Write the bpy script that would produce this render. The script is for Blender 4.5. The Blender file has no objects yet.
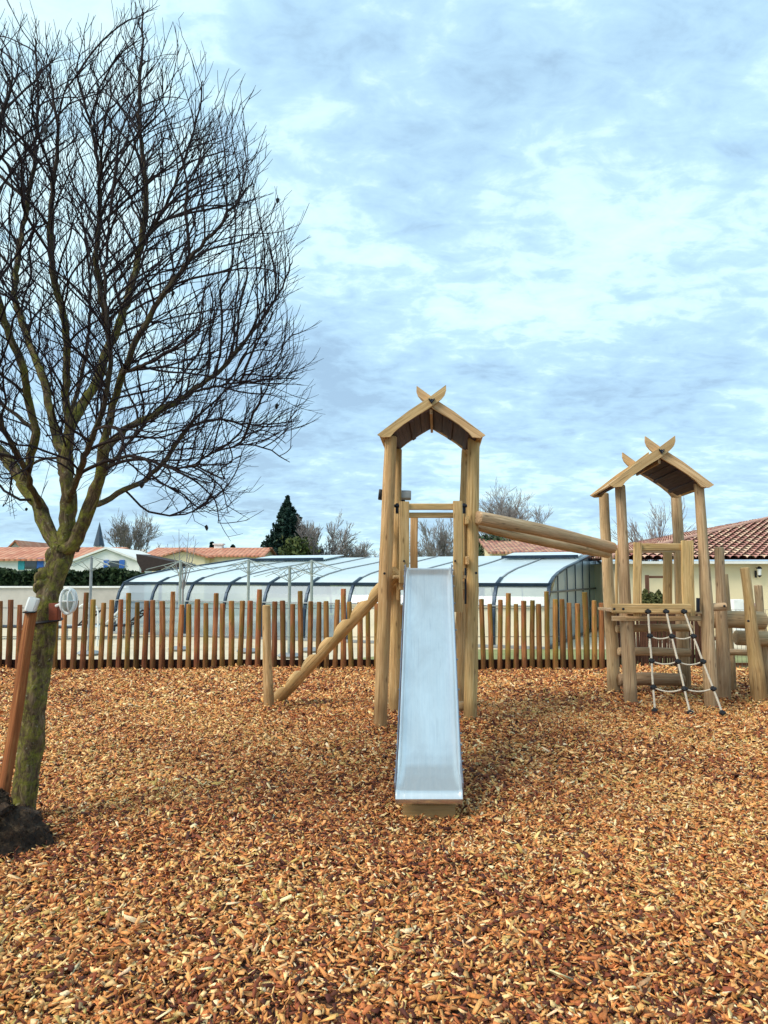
import bpy, math, random
import numpy as np
from mathutils import Vector, Matrix, noise
from mathutils.kdtree import KDTree
R = math.radians
rnd = random.Random(7)
S = bpy.context.scene
C = S.collection

# ------------------------------------------------------------------ camera
F = 769.0
PITCH = R(4.84)
CAMZ = 1.6
cam_d = bpy.data.cameras.new('camera'); cam = bpy.data.objects.new('camera', cam_d); C.objects.link(cam)
cam_d.sensor_fit = 'VERTICAL'; cam_d.sensor_height = 36; cam_d.lens = 36 * F / 1024
cam_d.clip_start = 0.05; cam_d.clip_end = 3000
cam.location = (0, 0, CAMZ); cam.rotation_euler = (R(90) + PITCH, 0, 0)
S.camera = cam
CP, SP = math.cos(PITCH), math.sin(PITCH)

def at(px, py, Y):
    """world point seen at a pixel, at distance Y ahead"""
    u = (px - 384) / F; v = (512 - py) / F
    yy = CP - v * SP; zz = SP + v * CP
    t = Y / yy
    return Vector((u * t, Y, CAMZ + zz * t))

def gnd(px, py, z=0.0):
    u = (px - 384) / F; v = (512 - py) / F
    yy = CP - v * SP; zz = SP + v * CP
    t = (z - CAMZ) / zz
    return Vector((u * t, yy * t, z))

# ------------------------------------------------------------------ world + sun
SUN_EL, SUN_AZ = R(46), R(238)       # azimuth clockwise from +Y (behind the camera, to the left)
w = bpy.data.worlds.new('World'); S.world = w; w.use_nodes = True
nt = w.node_tree; nt.nodes.clear()
def N(t, typ, **k):
    n = t.nodes.new(typ)
    for a, b in k.items(): setattr(n, a, b)
    return n
def L(t, a, b): t.links.new(a, b)
sky = N(nt, 'ShaderNodeTexSky', sky_type='NISHITA'); sky.sun_disc = False
sky.sun_elevation = SUN_EL; sky.sun_rotation = SUN_AZ; sky.dust_density = 1.5
out = N(nt, 'ShaderNodeOutputWorld')
bg1 = N(nt, 'ShaderNodeBackground'); bg1.inputs[1].default_value = 0.10
bg2 = N(nt, 'ShaderNodeBackground'); bg2.inputs[1].default_value = 0.88
L(nt, sky.outputs[0], bg1.inputs[0])
tc = N(nt, 'ShaderNodeTexCoord'); sep = N(nt, 'ShaderNodeSeparateXYZ'); L(nt, tc.outputs['Generated'], sep.inputs[0])
def M(t, op, a, b=None, c=None, clamp=False):
    n = N(t, 'ShaderNodeMath', operation=op); n.use_clamp = clamp
    for i, x in enumerate((a, b, c)):
        if x is None: continue
        if hasattr(x, 'node'): L(t, x, n.inputs[i])
        else: n.inputs[i].default_value = x
    return n.outputs[0]
zc = M(nt, 'ADD', M(nt, 'MAXIMUM', sep.outputs[2], 0.0), 0.22)
cb = N(nt, 'ShaderNodeCombineXYZ'); L(nt, M(nt, 'DIVIDE', sep.outputs[0], zc), cb.inputs[0]); L(nt, M(nt, 'DIVIDE', sep.outputs[1], zc), cb.inputs[1])
cb.inputs[2].default_value = 3.7
def noi(t, vec, sc, det=5, rough=0.55, dist=0.0):
    n = N(t, 'ShaderNodeTexNoise'); n.inputs['Scale'].default_value = sc; n.inputs['Detail'].default_value = det
    n.inputs['Roughness'].default_value = rough; n.inputs['Distortion'].default_value = dist
    if vec is not None: L(t, vec, n.inputs['Vector'])
    return n.outputs[0]
def ramp(t, fac, pts, interp='LINEAR'):
    n = N(t, 'ShaderNodeValToRGB'); e = n.color_ramp.elements; n.color_ramp.interpolation = interp
    while len(e) < len(pts): e.new(0.5)
    for i, (p, c) in enumerate(pts):
        e[i].position = p; e[i].color = (*c, 1) if len(c) == 3 else c
    L(t, fac, n.inputs[0]); return n.outputs[0]
nA = noi(nt, cb.outputs[0], 1.1, 4, 0.5, 0.3)
nB = noi(nt, cb.outputs[0], 4.2, 7, 0.62, 0.25)
cb2 = N(nt, 'ShaderNodeCombineXYZ'); L(nt, M(nt, 'DIVIDE', sep.outputs[0], zc), cb2.inputs[0]); L(nt, M(nt, 'MULTIPLY', M(nt, 'DIVIDE', sep.outputs[1], zc), 1.5), cb2.inputs[1])
nC = noi(nt, cb2.outputs[0], 11, 6, 0.6, 0.5)
mixn = M(nt, 'ADD', M(nt, 'ADD', M(nt, 'MULTIPLY', nA, 0.40), M(nt, 'MULTIPLY', nB, 0.36)), M(nt, 'MULTIPLY', nC, 0.24))
ccol = ramp(nt, mixn, [(0.40, (0.31, 0.47, 0.63)), (0.46, (0.38, 0.58, 0.755)), (0.515, (0.44, 0.66, 0.80)), (0.55, (0.55, 0.77, 0.85)), (0.61, (0.61, 0.80, 0.86))])
L(nt, ccol, bg2.inputs[0])
cov = ramp(nt, nA, [(0.25, (0.72,) * 3), (0.6, (0.96,) * 3)])
mx = N(nt, 'ShaderNodeMixShader'); L(nt, cov, mx.inputs[0]); L(nt, bg1.outputs[0], mx.inputs[1]); L(nt, bg2.outputs[0], mx.inputs[2])
L(nt, mx.outputs[0], out.inputs[0])

sl = bpy.data.lights.new('sun', 'SUN'); sun = bpy.data.objects.new('sun', sl); C.objects.link(sun)
sl.energy = 2.2; sl.angle = R(28); sl.color = (1.0, 0.90, 0.76)
sd = Vector((math.sin(SUN_AZ) * math.cos(SUN_EL), math.cos(SUN_AZ) * math.cos(SUN_EL), math.sin(SUN_EL)))
sun.rotation_euler = sd.to_track_quat('Z', 'Y').to_euler(); sun.location = (0, 0, 30)
S.view_settings.view_transform = 'Standard'; S.view_settings.look = 'None'
S.view_settings.gamma = 1.0; S.view_settings.exposure = 0.68
S.view_settings.use_curve_mapping = False

# ------------------------------------------------------------------ materials
def newmat(name):
    m = bpy.data.materials.new(name); m.use_nodes = True
    t = m.node_tree; b = t.nodes['Principled BSDF']; return m, t, b
def mixc(t, fac, a, b, mode='MIX'):
    n = N(t, 'ShaderNodeMix', data_type='RGBA', blend_type=mode)
    for i, x in ((0, fac), (6, a), (7, b)):
        if hasattr(x, 'node'): L(t, x, n.inputs[i])
        elif i == 0: n.inputs[0].default_value = x
        else: n.inputs[i].default_value = (*x, 1)
    return n.outputs[2]
def bump(t, b, h, s, d=0.01):
    n = N(t, 'ShaderNodeBump'); n.inputs['Strength'].default_value = s; n.inputs['Distance'].default_value = d
    L(t, h, n.inputs['Height']); L(t, n.outputs[0], b.inputs['Normal'])
def vscale(t, v, s):
    n = N(t, 'ShaderNodeVectorMath', operation='MULTIPLY'); L(t, v, n.inputs[0]); n.inputs[1].default_value = s; return n.outputs[0]

def wood(name, dark, mid, light, rough=0.75, green=0.0, vary=0.35, knots=True, grain=60, hue=0.012):
    m, t, b = newmat(name)
    a = N(t, 'ShaderNodeAttribute', attribute_name='gc').outputs['Vector']
    g = noi(t, vscale(t, a, (grain, grain, grain * 0.045)), 1.0, 5, 0.65, 0.6)
    big = noi(t, vscale(t, a, (6, 6, 1.6)), 1.0, 4, 0.6)
    col = ramp(t, g, [(0.28, dark), (0.5, mid), (0.72, light)])
    col = mixc(t, ramp(t, big, [(0.35, (0,) * 3), (0.7, (0.75,) * 3)]), col, tuple(x * 0.6 for x in mid))
    if green:
        gn = noi(t, vscale(t, a, (9, 9, 2.5)), 1.0, 3, 0.5)
        col = mixc(t, M(t, 'MULTIPLY', ramp(t, gn, [(0.48, (0,) * 3), (0.62, (1,) * 3)]), green), col, (mid[0] * 0.62, mid[1] * 0.95, mid[2] * 0.6))
    if knots:
        v = N(t, 'ShaderNodeTexVoronoi', feature='F1'); v.inputs['Scale'].default_value = 1.0
        L(t, vscale(t, a, (14, 14, 4.2)), v.inputs['Vector'])
        k = ramp(t, v.outputs['Distance'], [(0.05, (1,) * 3), (0.19, (0,) * 3)])
        col = mixc(t, M(t, 'MULTIPLY', k, 0.75), col, tuple(x * 0.45 for x in dark))
    # drying cracks
    cr = noi(t, vscale(t, a, (85, 85, 1.6)), 1.0, 2, 0.5)
    ck = ramp(t, cr, [(0.62, (0,) * 3), (0.67, (1,) * 3)])
    col = mixc(t, M(t, 'MULTIPLY', ck, 0.6), col, tuple(x * 0.4 for x in dark))
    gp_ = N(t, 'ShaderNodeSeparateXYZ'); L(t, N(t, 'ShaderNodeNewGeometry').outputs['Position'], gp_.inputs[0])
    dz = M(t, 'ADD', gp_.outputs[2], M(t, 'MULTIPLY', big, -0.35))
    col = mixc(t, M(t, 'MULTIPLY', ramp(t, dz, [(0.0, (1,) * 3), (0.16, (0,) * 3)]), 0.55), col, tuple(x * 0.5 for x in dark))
    oi = N(t, 'ShaderNodeObjectInfo').outputs['Random']
    hs = N(t, 'ShaderNodeHueSaturation'); L(t, col, hs.inputs['Color'])
    L(t, M(t, 'ADD', M(t, 'MULTIPLY', oi, vary), 1 - vary / 2), hs.inputs['Value'])
    L(t, M(t, 'ADD', M(t, 'MULTIPLY', M(t, 'FRACT', M(t, 'MULTIPLY', oi, 7.3)), hue), 0.5 - hue / 2), hs.inputs['Hue'])
    L(t, hs.outputs[0], b.inputs['Base Color']); b.inputs['Roughness'].default_value = rough
    b.inputs['Specular IOR Level'].default_value = 0.25
    bump(t, b, M(t, 'SUBTRACT', g, M(t, 'MULTIPLY', ck, 1.2)), 0.5, 0.004)
    return m
def plain(name, col, rough=0.6, metal=0.0, nsc=8, var=0.25, bmp=0.15, spec=0.4, dirt=None):
    m, t, b = newmat(name)
    o = N(t, 'ShaderNodeTexCoord').outputs['Object']
    n1 = noi(t, o, nsc, 6, 0.65)
    lo = tuple(c * (1 - var) for c in col); hi = tuple(min(1, c * (1 + var)) for c in col)
    c = ramp(t, n1, [(0.3, lo), (0.7, hi)])
    if dirt:
        c = mixc(t, ramp(t, noi(t, o, nsc * 0.35, 5, 0.7), [(0.5, (0,) * 3), (0.75, (0.7,) * 3)]), c, dirt)
    L(t, c, b.inputs['Base Color']); b.inputs['Roughness'].default_value = rough
    b.inputs['Metallic'].default_value = metal; b.inputs['Specular IOR Level'].default_value = spec
    if bmp: bump(t, b, noi(t, o, nsc * 6, 4, 0.6), bmp, 0.01)
    return m

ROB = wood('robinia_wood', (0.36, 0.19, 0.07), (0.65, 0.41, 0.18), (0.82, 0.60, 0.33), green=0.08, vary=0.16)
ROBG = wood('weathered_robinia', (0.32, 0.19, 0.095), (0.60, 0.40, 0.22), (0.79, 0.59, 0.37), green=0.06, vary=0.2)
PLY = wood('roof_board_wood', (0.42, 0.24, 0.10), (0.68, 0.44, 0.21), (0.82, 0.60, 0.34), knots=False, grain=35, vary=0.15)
UND = wood('shaded_underside_wood', (0.035, 0.022, 0.03), (0.085, 0.05, 0.05), (0.16, 0.095, 0.075), knots=False, vary=0.4, grain=30)  # shade under the roof put into a dark wood colour
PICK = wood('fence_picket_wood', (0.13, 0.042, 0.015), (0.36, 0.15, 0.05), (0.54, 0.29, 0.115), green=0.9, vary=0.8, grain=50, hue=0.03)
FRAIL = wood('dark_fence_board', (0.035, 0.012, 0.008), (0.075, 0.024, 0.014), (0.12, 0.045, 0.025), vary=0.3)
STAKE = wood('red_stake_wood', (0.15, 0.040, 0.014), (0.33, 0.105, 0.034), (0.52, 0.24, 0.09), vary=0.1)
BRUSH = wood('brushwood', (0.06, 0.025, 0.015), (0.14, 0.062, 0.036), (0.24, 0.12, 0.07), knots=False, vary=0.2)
DARK = plain('dark_metal', (0.02, 0.022, 0.03), 0.45, 0.6, bmp=0)
BLACK = plain('black_plastic', (0.012, 0.012, 0.014), 0.5, bmp=0)
GREY = plain('grey_metal', (0.30, 0.32, 0.33), 0.45, 0.3, bmp=0.05)
WHITE = plain('white_plastic', (0.78, 0.80, 0.78), 0.4, bmp=0, var=0.08)
ROPE = plain('rope', (0.60, 0.53, 0.42), 0.9, nsc=60, bmp=0.3)
NAVY = plain('enclosure_profile', (0.022, 0.04, 0.065), 0.35, 0.5, bmp=0)
GPOLE = plain('weathered_pole', (0.33, 0.37, 0.34), 0.5, 0.2, bmp=0)
WALLW = plain('white_render', (0.78, 0.78, 0.74), 0.85, nsc=1.2, var=0.1, dirt=(0.5, 0.5, 0.46))
WALLG = plain('pale_grey_render', (0.50, 0.47, 0.42), 0.85, nsc=1.0, var=0.14, dirt=(0.3, 0.29, 0.26))
WALLC = plain('cream_render', (0.82, 0.70, 0.45), 0.9, nsc=0.9, var=0.08, dirt=(0.58, 0.50, 0.35))
BLUE = plain('blue_shutter_paint', (0.03, 0.12, 0.42), 0.5, bmp=0)
TEAL = plain('teal_shutter_paint', (0.03, 0.28, 0.33), 0.5, bmp=0)
SLATE = plain('slate', (0.04, 0.06, 0.09), 0.6, nsc=2)
RGLASS = plain('dark_window_glass', (0.03, 0.04, 0.05), 0.1, spec=0.8, bmp=0)

# steel of the slide: brushed, faintly stained
STEEL, t, b = newmat('slide_steel')
o = N(t, 'ShaderNodeAttribute', attribute_name='gc').outputs['Vector']
n1 = noi(t, vscale(t, o, (55, 55, 3.0)), 1.0, 4, 0.6)
n2 = noi(t, vscale(t, o, (3.5, 3.5, 1.6)), 1.0, 5, 0.65, 0.5)
c = ramp(t, n2, [(0.3, (0.74, 0.73, 0.71)), (0.7, (0.96, 0.95, 0.92))])
c = mixc(t, ramp(t, n1, [(0.35, (0.25,) * 3), (0.65, (0,) * 3)]), c, (0.62, 0.66, 0.68))
L(t, c, b.inputs['Base Color']); b.inputs['Metallic'].default_value = 0.9
L(t, ramp(t, n2, [(0.3, (0.42,) * 3), (0.7, (0.30,) * 3)]), b.inputs['Roughness'])
sc_ = noi(t, vscale(t, o, (140, 140, 2.2)), 1.0, 2, 0.5, 0.3)
scr = ramp(t, sc_, [(0.64, (0,) * 3), (0.68, (1,) * 3)])
b.inputs['Base Color'].links[0]; c2 = mixc(t, M(t, 'MULTIPLY', scr, 0.35), c, (0.42, 0.43, 0.44)); L(t, c2, b.inputs['Base Color'])
bump(t, b, M(t, 'ADD', n2, M(t, 'MULTIPLY', scr, -0.15)), 0.2, 0.01)
STEELR = plain('slide_rim_steel', (0.30, 0.29, 0.33), 0.4, 0.8, bmp=0)

# chips
CHIP, t, b = newmat('wood_chips')
col = N(t, 'ShaderNodeAttribute', attribute_name='chipcol').outputs['Color']
o = N(t, 'ShaderNodeTexCoord').outputs['Object']
n = noi(t, o, 160, 3, 0.6)
c = mixc(t, 1.0, col, ramp(t, n, [(0.3, (0.68,) * 3), (0.7, (1.2, 1.18, 1.1))]), 'MULTIPLY')
L(t, c, b.inputs['Base Color']); b.inputs['Roughness'].default_value = 0.7; b.inputs['Specular IOR Level'].default_value = 0.3
CHIPB, t, b = newmat('chip_bed')  # bed colour darkened to put shade into the gaps between chips
o = N(t, 'ShaderNodeTexCoord').outputs['Object']
v = N(t, 'ShaderNodeTexVoronoi'); v.inputs['Scale'].default_value = 38; L(t, vscale(t, o, (1, 1.4, 1)), v.inputs['Vector'])
cc = N(t, 'ShaderNodeSeparateColor'); L(t, v.outputs['Color'], cc.inputs[0])
c = ramp(t, cc.outputs[0], [(0.0, (0.03, 0.012, 0.008)), (0.5, (0.10, 0.04, 0.02)), (0.8, (0.22, 0.10, 0.05)), (1.0, (0.40, 0.24, 0.12))])
L(t, c, b.inputs['Base Color']); b.inputs['Roughness'].default_value = 0.9
bump(t, b, v.outputs['Distance'], 1.0, 0.02)

# bark, mossy on the thick wood (moss grows there)
BARK, t, b = newmat('bark')
a = N(t, 'ShaderNodeAttribute', attribute_name='gc').outputs['Vector']
rad = N(t, 'ShaderNodeAttribute', attribute_name='rad').outputs['Fac']
n1 = noi(t, vscale(t, a, (34, 34, 9)), 1.0, 6, 0.7, 0.8)
o = N(t, 'ShaderNodeTexCoord').outputs['Object']
n2 = noi(t, o, 13, 7, 0.75, 0.5); n3 = noi(t, o, 40, 6, 0.75)
base = ramp(t, n1, [(0.3, (0.02, 0.014, 0.011)), (0.5, (0.11, 0.075, 0.045)), (0.72, (0.34, 0.25, 0.15))])
moss = ramp(t, n3, [(0.3, (0.05, 0.065, 0.012)), (0.7, (0.36, 0.35, 0.055))])
thick = ramp(t, rad, [(0.006, (0,) * 3), (0.028, (1,) * 3)])
c = mixc(t, M(t, 'MULTIPLY', ramp(t, n2, [(0.45, (0,) * 3), (0.60, (1,) * 3)]), M(t, 'MULTIPLY', thick, 0.8)), base, moss)
lich = ramp(t, noi(t, o, 30, 3, 0.6), [(0.64, (0,) * 3), (0.70, (1,) * 3)])
c = mixc(t, M(t, 'MULTIPLY', lich, M(t, 'MULTIPLY', thick, 0.6)), c, (0.34, 0.32, 0.22))
c = mixc(t, thick, (0.030, 0.022, 0.026), c)
L(t, c, b.inputs['Base Color']); b.inputs['Roughness'].default_value = 0.95; b.inputs['Specular IOR Level'].default_value = 0.15
bump(t, b, n1, 0.9, 0.02)
TWIG = plain('hazy_twig_bark', (0.22, 0.20, 0.19), 0.9, bmp=0)  # distance haze put into the colour by lightening it

def leafmat(name, lo, hi, sc=3):
    m, t, b = newmat(name)
    o = N(t, 'ShaderNodeTexCoord').outputs['Object']
    rn = N(t, 'ShaderNodeNewGeometry').outputs['Random Per Island']
    f = M(t, 'ADD', M(t, 'MULTIPLY', noi(t, o, sc, 3), 0.6), M(t, 'MULTIPLY', rn, 0.4))
    L(t, ramp(t, f, [(0.25, lo), (0.75, hi)]), b.inputs['Base Color']); b.inputs['Roughness'].default_value = 0.7
    b.inputs['Specular IOR Level'].default_value = 0.2
    return m
CONIF = leafmat('spruce_needles', (0.008, 0.022, 0.022), (0.03, 0.07, 0.045))
HEDGE = leafmat('hedge_leaves', (0.010, 0.022, 0.010), (0.045, 0.075, 0.025), 1.5)
OLIVE = leafmat('olive_leaves', (0.05, 0.06, 0.02), (0.16, 0.16, 0.06), 2)
GRASSB = leafmat('grass_blades', (0.10, 0.13, 0.03), (0.34, 0.33, 0.12), 1)

def groundmat(name, cols, sc, b_=0.3):
    m, t, b = newmat(name); o = N(t, 'ShaderNodeTexCoord').outputs['Object']
    f = M(t, 'ADD', M(t, 'MULTIPLY', noi(t, o, sc, 6, 0.7), 0.6), M(t, 'MULTIPLY', noi(t, o, sc * 12, 4, 0.7), 0.4))
    L(t, ramp(t, f, [(0.3, cols[0]), (0.7, cols[1])]), b.inputs['Base Color']); b.inputs['Roughness'].default_value = 0.95
    bump(t, b, noi(t, o, sc * 30, 4, 0.7), b_, 0.02); return m
GRASS = groundmat('meadow', ((0.13, 0.17, 0.05), (0.34, 0.33, 0.14)), 0.6)
PAVE = groundmat('pale_gravel_terrace', ((0.52, 0.43, 0.29), (0.74, 0.64, 0.46)), 0.8)

def tiles(name, c1, c2, c3, su=4.5, sv=3.2):
    # roman roof tiles: rolls down the slope, colour per tile; uv = metres along eave / up the slope
    m, t, b = newmat(name)
    uv = N(t, 'ShaderNodeAttribute', attribute_name='gc').outputs['Vector']
    s = N(t, 'ShaderNodeSeparateXYZ'); L(t, uv, s.inputs[0])
    u = M(t, 'MULTIPLY', s.outputs[0], su); v_ = M(t, 'MULTIPLY', s.outputs[1], sv)
    cell = N(t, 'ShaderNodeCombineXYZ'); L(t, M(t, 'FLOOR', u), cell.inputs[0]); L(t, M(t, 'FLOOR', v_), cell.inputs[1])
    wn = N(t, 'ShaderNodeTexWhiteNoise', noise_dimensions='2D'); L(t, cell.outputs[0], wn.inputs[0])
    c = ramp(t, wn.outputs[0], [(0.0, c1), (0.4, c2), (0.8, c3), (1.0, c1)])
    fu = M(t, 'FRACT', u); roll = M(t, 'SINE', M(t, 'MULTIPLY', fu, math.pi)); fv = M(t, 'FRACT', v_)
    step = M(t, 'MULTIPLY', M(t, 'SUBTRACT', 1.0, fv), 0.35)
    h = M(t, 'ADD', roll, step)
    L(t, c, b.inputs['Base Color']); b.inputs['Roughness'].default_value = 0.85
    bump(t, b, h, 1.0, 0.06); return m
TILE = tiles('roman_tiles', (0.30, 0.12, 0.09), (0.44, 0.20, 0.14), (0.55, 0.34, 0.20))
TILEO = tiles('orange_tiles', (0.44, 0.16, 0.09), (0.53, 0.21, 0.12), (0.58, 0.29, 0.18), 3, 2)

# ------------------------------------------------------------------ mesh helpers
class MB:
    def __init__(s): s.v = []; s.f = []; s.g = []; s.r = []; s.off = rnd.uniform(0, 50)
    def addv(s, p, g=None, r=0.0):
        s.v.append(tuple(p)); s.g.append(tuple(g) if g is not None else tuple(p)); s.r.append(r); return len(s.v) - 1
    def log(s, pts, rad, seg=14, wob=0.06, cap=True, seed=None, notch=None, samples=None, lump=2.2):
        """tapered round timber through pts; wob = relative unevenness"""
        pts = [Vector(p) for p in pts]
        if not hasattr(rad, '__len__'): rad = [rad] * len(pts)
        if samples:                                   # Catmull-Rom resample
            P, Q = [], []
            n = len(pts)
            for i in range(n - 1):
                p0, p1, p2, p3 = pts[max(i - 1, 0)], pts[i], pts[i + 1], pts[min(i + 2, n - 1)]
                for k in range(samples):
                    u = k / samples
                    P.append(0.5 * ((2 * p1) + (p2 - p0) * u + (2 * p0 - 5 * p1 + 4 * p2 - p3) * u * u + (3 * p1 - p0 - 3 * p2 + p3) * u ** 3))
                    Q.append(rad[i] * (1 - u) + rad[i + 1] * u)
            P.append(pts[-1]); Q.append(rad[-1]); pts, rad = P, Q
        if seed is None: seed = s.off
        ln = 0; rings = []
        d = (pts[1] - pts[0]).normalized()
        nx = d.orthogonal().normalized()
        seq = []
        if cap: seq.append((pts[0], rad[0] * 0.80, d))
        for i, p in enumerate(pts):
            dd = ((pts[min(i + 1, len(pts) - 1)] - pts[max(i - 1, 0)])).normalized()
            if cap and i == 0: seq.append((p + dd * rad[0] * 0.18, rad[0], dd))
            elif cap and i == len(pts) - 1: seq += [(p - dd * rad[i] * 0.18, rad[i], dd), (p, rad[i] * 0.80, dd)]
            else: seq.append((p, rad[i], dd))
        prev = seq[0][0]
        for (p, r, dd) in seq:
            nx = (nx - dd * nx.dot(dd)).normalized(); ny = dd.cross(nx)
            ln += (p - prev).length; prev = p
            ring = []
            for k in range(seg):
                a = 2 * math.pi * k / seg
                c_, s_ = math.cos(a), math.sin(a)
                q = nx * c_ + ny * s_
                rr = r * (1 + wob * 2 * noise.noise(Vector((c_ * 0.9 + seed, s_ * 0.9, ln * lump + seed))))
                off = q * rr
                if notch: off = notch(off, ln, r)
                ring.append(s.addv(p + off, (c_ * r + seed, s_ * r, ln), r))
            rings.append(ring)
        for A, B in zip(rings, rings[1:]):
            for k in range(seg):
                k2 = (k + 1) % seg
                s.f.append((A[k], A[k2], B[k2], B[k]))
        if cap:
            s.f.append(tuple(reversed(rings[0]))); s.f.append(tuple(rings[-1]))
    def plank(s, p0, p1, wd, th, side=None, ch=0.006, sub=1, wav=0.0):
        """sawn board from p0 to p1; wd measured along `side`"""
        p0, p1 = Vector(p0), Vector(p1); d = (p1 - p0); ln = d.length; d.normalize()
        sd = Vector(side) if side is not None else Vector((1, 0, 0))
        sd = (sd - d * sd.dot(d)).normalized(); up = d.cross(sd)
        ch = min(ch, wd * 0.3, th * 0.3)
        a, b = wd / 2, th / 2
        prof = [(a - ch, -b), (a, -b + ch), (a, b - ch), (a - ch, b), (-a + ch, b), (-a, b - ch), (-a, -b + ch), (-a + ch, -b)]
        rings = []
        stations = [(0, 0.93)] + [(ch, 1)] + [(ln * k / sub, 1) for k in range(1, sub)] + [(ln - ch, 1), (ln, 0.93)]
        for (z, k) in stations:
            o_ = sd * wav * noise.noise(Vector((z * 1.7 + s.off, s.off, 0)))
            rings.append([s.addv(p0 + d * z + o_ + sd * x * k + up * y * k, (x + s.off, y, z), wd) for x, y in prof])
        for A, B in zip(rings, rings[1:]):
            for k in range(8):
                s.f.append((A[k], A[(k + 1) % 8], B[(k + 1) % 8], B[k]))
        s.f.append(tuple(reversed(rings[0]))); s.f.append(tuple(rings[-1]))
    def box(s, lo, hi, ch=0.0):
        lo, hi = Vector(lo), Vector(hi); c = (lo + hi) / 2; h = (hi - lo) / 2
        s.plank((c.x, c.y, lo.z), (c.x, c.y, hi.z), hi.x - lo.x, hi.y - lo.y, (1, 0, 0), ch or min(h) * 0.1)
    def prism(s, outl, n, thick, grain=None):
        """outl: 3D outline, extruded by n*thick"""
        n = Vector(n).normalized() * thick
        gx = Vector(grain).normalized() if grain is not None else Vector((0, 0, 1))
        gs = n.normalized().cross(gx)
        def g(p): return (p.dot(gs) + s.off, p.dot(n.normalized()), p.dot(gx))
        A = [s.addv(Vector(p), g(Vector(p))) for p in outl]; B = [s.addv(Vector(p) + n, g(Vector(p) + n)) for p in outl]
        k = len(outl)
        for i in range(k): s.f.append((A[i], A[(i + 1) % k], B[(i + 1) % k], B[i]))
        s.f.append(tuple(reversed(A))); s.f.append(tuple(B))
    def quad(s, pts, g=None):
        ids = [s.addv(p, g[i] if g else None) for i, p in enumerate(pts)]; s.f.append(tuple(ids))
    def build(s, name, m, parent=None, smooth=True):
        off = Vector(parent['_o']) if parent is not None and '_o' in parent.keys() else Vector((0, 0, 0))
        me = bpy.data.meshes.new(name)
        vv = np.array(s.v) - np.array(off)
        me.from_pydata([tuple(x) for x in vv], [], s.f)
        a = me.attributes.new('gc', 'FLOAT_VECTOR', 'POINT'); a.data.foreach_set('vector', np.array(s.g, dtype=np.float32).ravel())
        a = me.attributes.new('rad', 'FLOAT', 'POINT'); a.data.foreach_set('value', np.array(s.r, dtype=np.float32))
        me.materials.append(m)
        if smooth:
            me.polygons.foreach_set('use_smooth', [True] * len(me.polygons))
            try: me.set_sharp_from_angle(angle=R(38))
            except Exception: pass
        me.update()
        o_ = bpy.data.objects.new(name, me); C.objects.link(o_)
        if parent is not None:
            o_.parent = parent
            o_['_o'] = tuple(off)      # removed again at the end
        return o_
def thing(name, label, cat, loc=(0, 0, 0), group=None):
    o_ = bpy.data.objects.new(name, None); C.objects.link(o_); o_.empty_display_size = 0.2
    o_.location = loc; o_['_o'] = tuple(loc); o_['label'] = label; o_['category'] = cat
    if group: o_['group'] = group
    return o_
def tag(o_, label=None, cat=None, group=None, kind=None):
    for k, v_ in (('label', label), ('category', cat), ('group', group), ('kind', kind)):
        if v_: o_[k] = v_
    return o_
def struct(o_, label=None, cat=None):
    o_['kind'] = 'structure'
    if label: o_['label'] = label
    if cat: o_['category'] = cat
    return o_
def one(mb, name, m, parent=None, **k): return mb.build(name, m, parent, **k)
def mlog(name, pts, rad, m, parent, **k):
    mb = MB(); mb.log(pts, rad, **k); return mb.build(name, m, parent)
def mplank(name, p0, p1, wd, th, m, parent, side=None, **k):
    mb = MB(); mb.plank(p0, p1, wd, th, side, **k); return mb.build(name, m, parent)

def npmesh(name, V, Fq, m, parent=None, col=None, smooth=False):
    """fast mesh from arrays; Fq (n,k) faces of equal size"""
    me = bpy.data.meshes.new(name); k = Fq.shape[1]
    me.vertices.add(len(V)); me.vertices.foreach_set('co', V.astype(np.float32).ravel())
    me.loops.add(Fq.size); me.loops.foreach_set('vertex_index', Fq.astype(np.int32).ravel())
    me.polygons.add(len(Fq)); me.polygons.foreach_set('loop_start', np.arange(0, Fq.size, k, dtype=np.int32))
    me.polygons.foreach_set('loop_total', np.full(len(Fq), k, dtype=np.int32))
    if smooth: me.polygons.foreach_set('use_smooth', np.ones(len(Fq), dtype=bool))
    me.update(calc_edges=True)
    if col is not None:
        a = me.attributes.new('chipcol', 'FLOAT_COLOR', 'POINT'); a.data.foreach_set('color', col.astype(np.float32).ravel())
    me.materials.append(m); me.validate()
    o_ = bpy.data.objects.new(name, me); C.objects.link(o_)
    if parent is not None:
        o_.parent = parent; o_.location = -Vector(parent['_o'])
    return o_
def leafcloud(name, P, size, m, parent, seed=1, elong=1.6, upbias=0.0):
    rg = np.random.default_rng(seed); n = len(P)
    d = rg.normal(size=(n, 3)); d[:, 2] += upbias; d /= np.linalg.norm(d, axis=1)[:, None]
    e = np.cross(d, rg.normal(size=(n, 3))); e /= np.linalg.norm(e, axis=1)[:, None]
    sz = size * rg.uniform(0.5, 1.3, size=(n, 1))
    a, b_ = d * sz * elong / 2, e * sz / 2
    nrm = np.cross(d, e) * sz * 0.15
    V = np.stack([P - a, P + b_ + nrm, P + a, P - b_ + nrm], 1).reshape(-1, 3)
    return npmesh(name, V, np.arange(4 * n).reshape(n, 4), m, parent)

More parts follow.
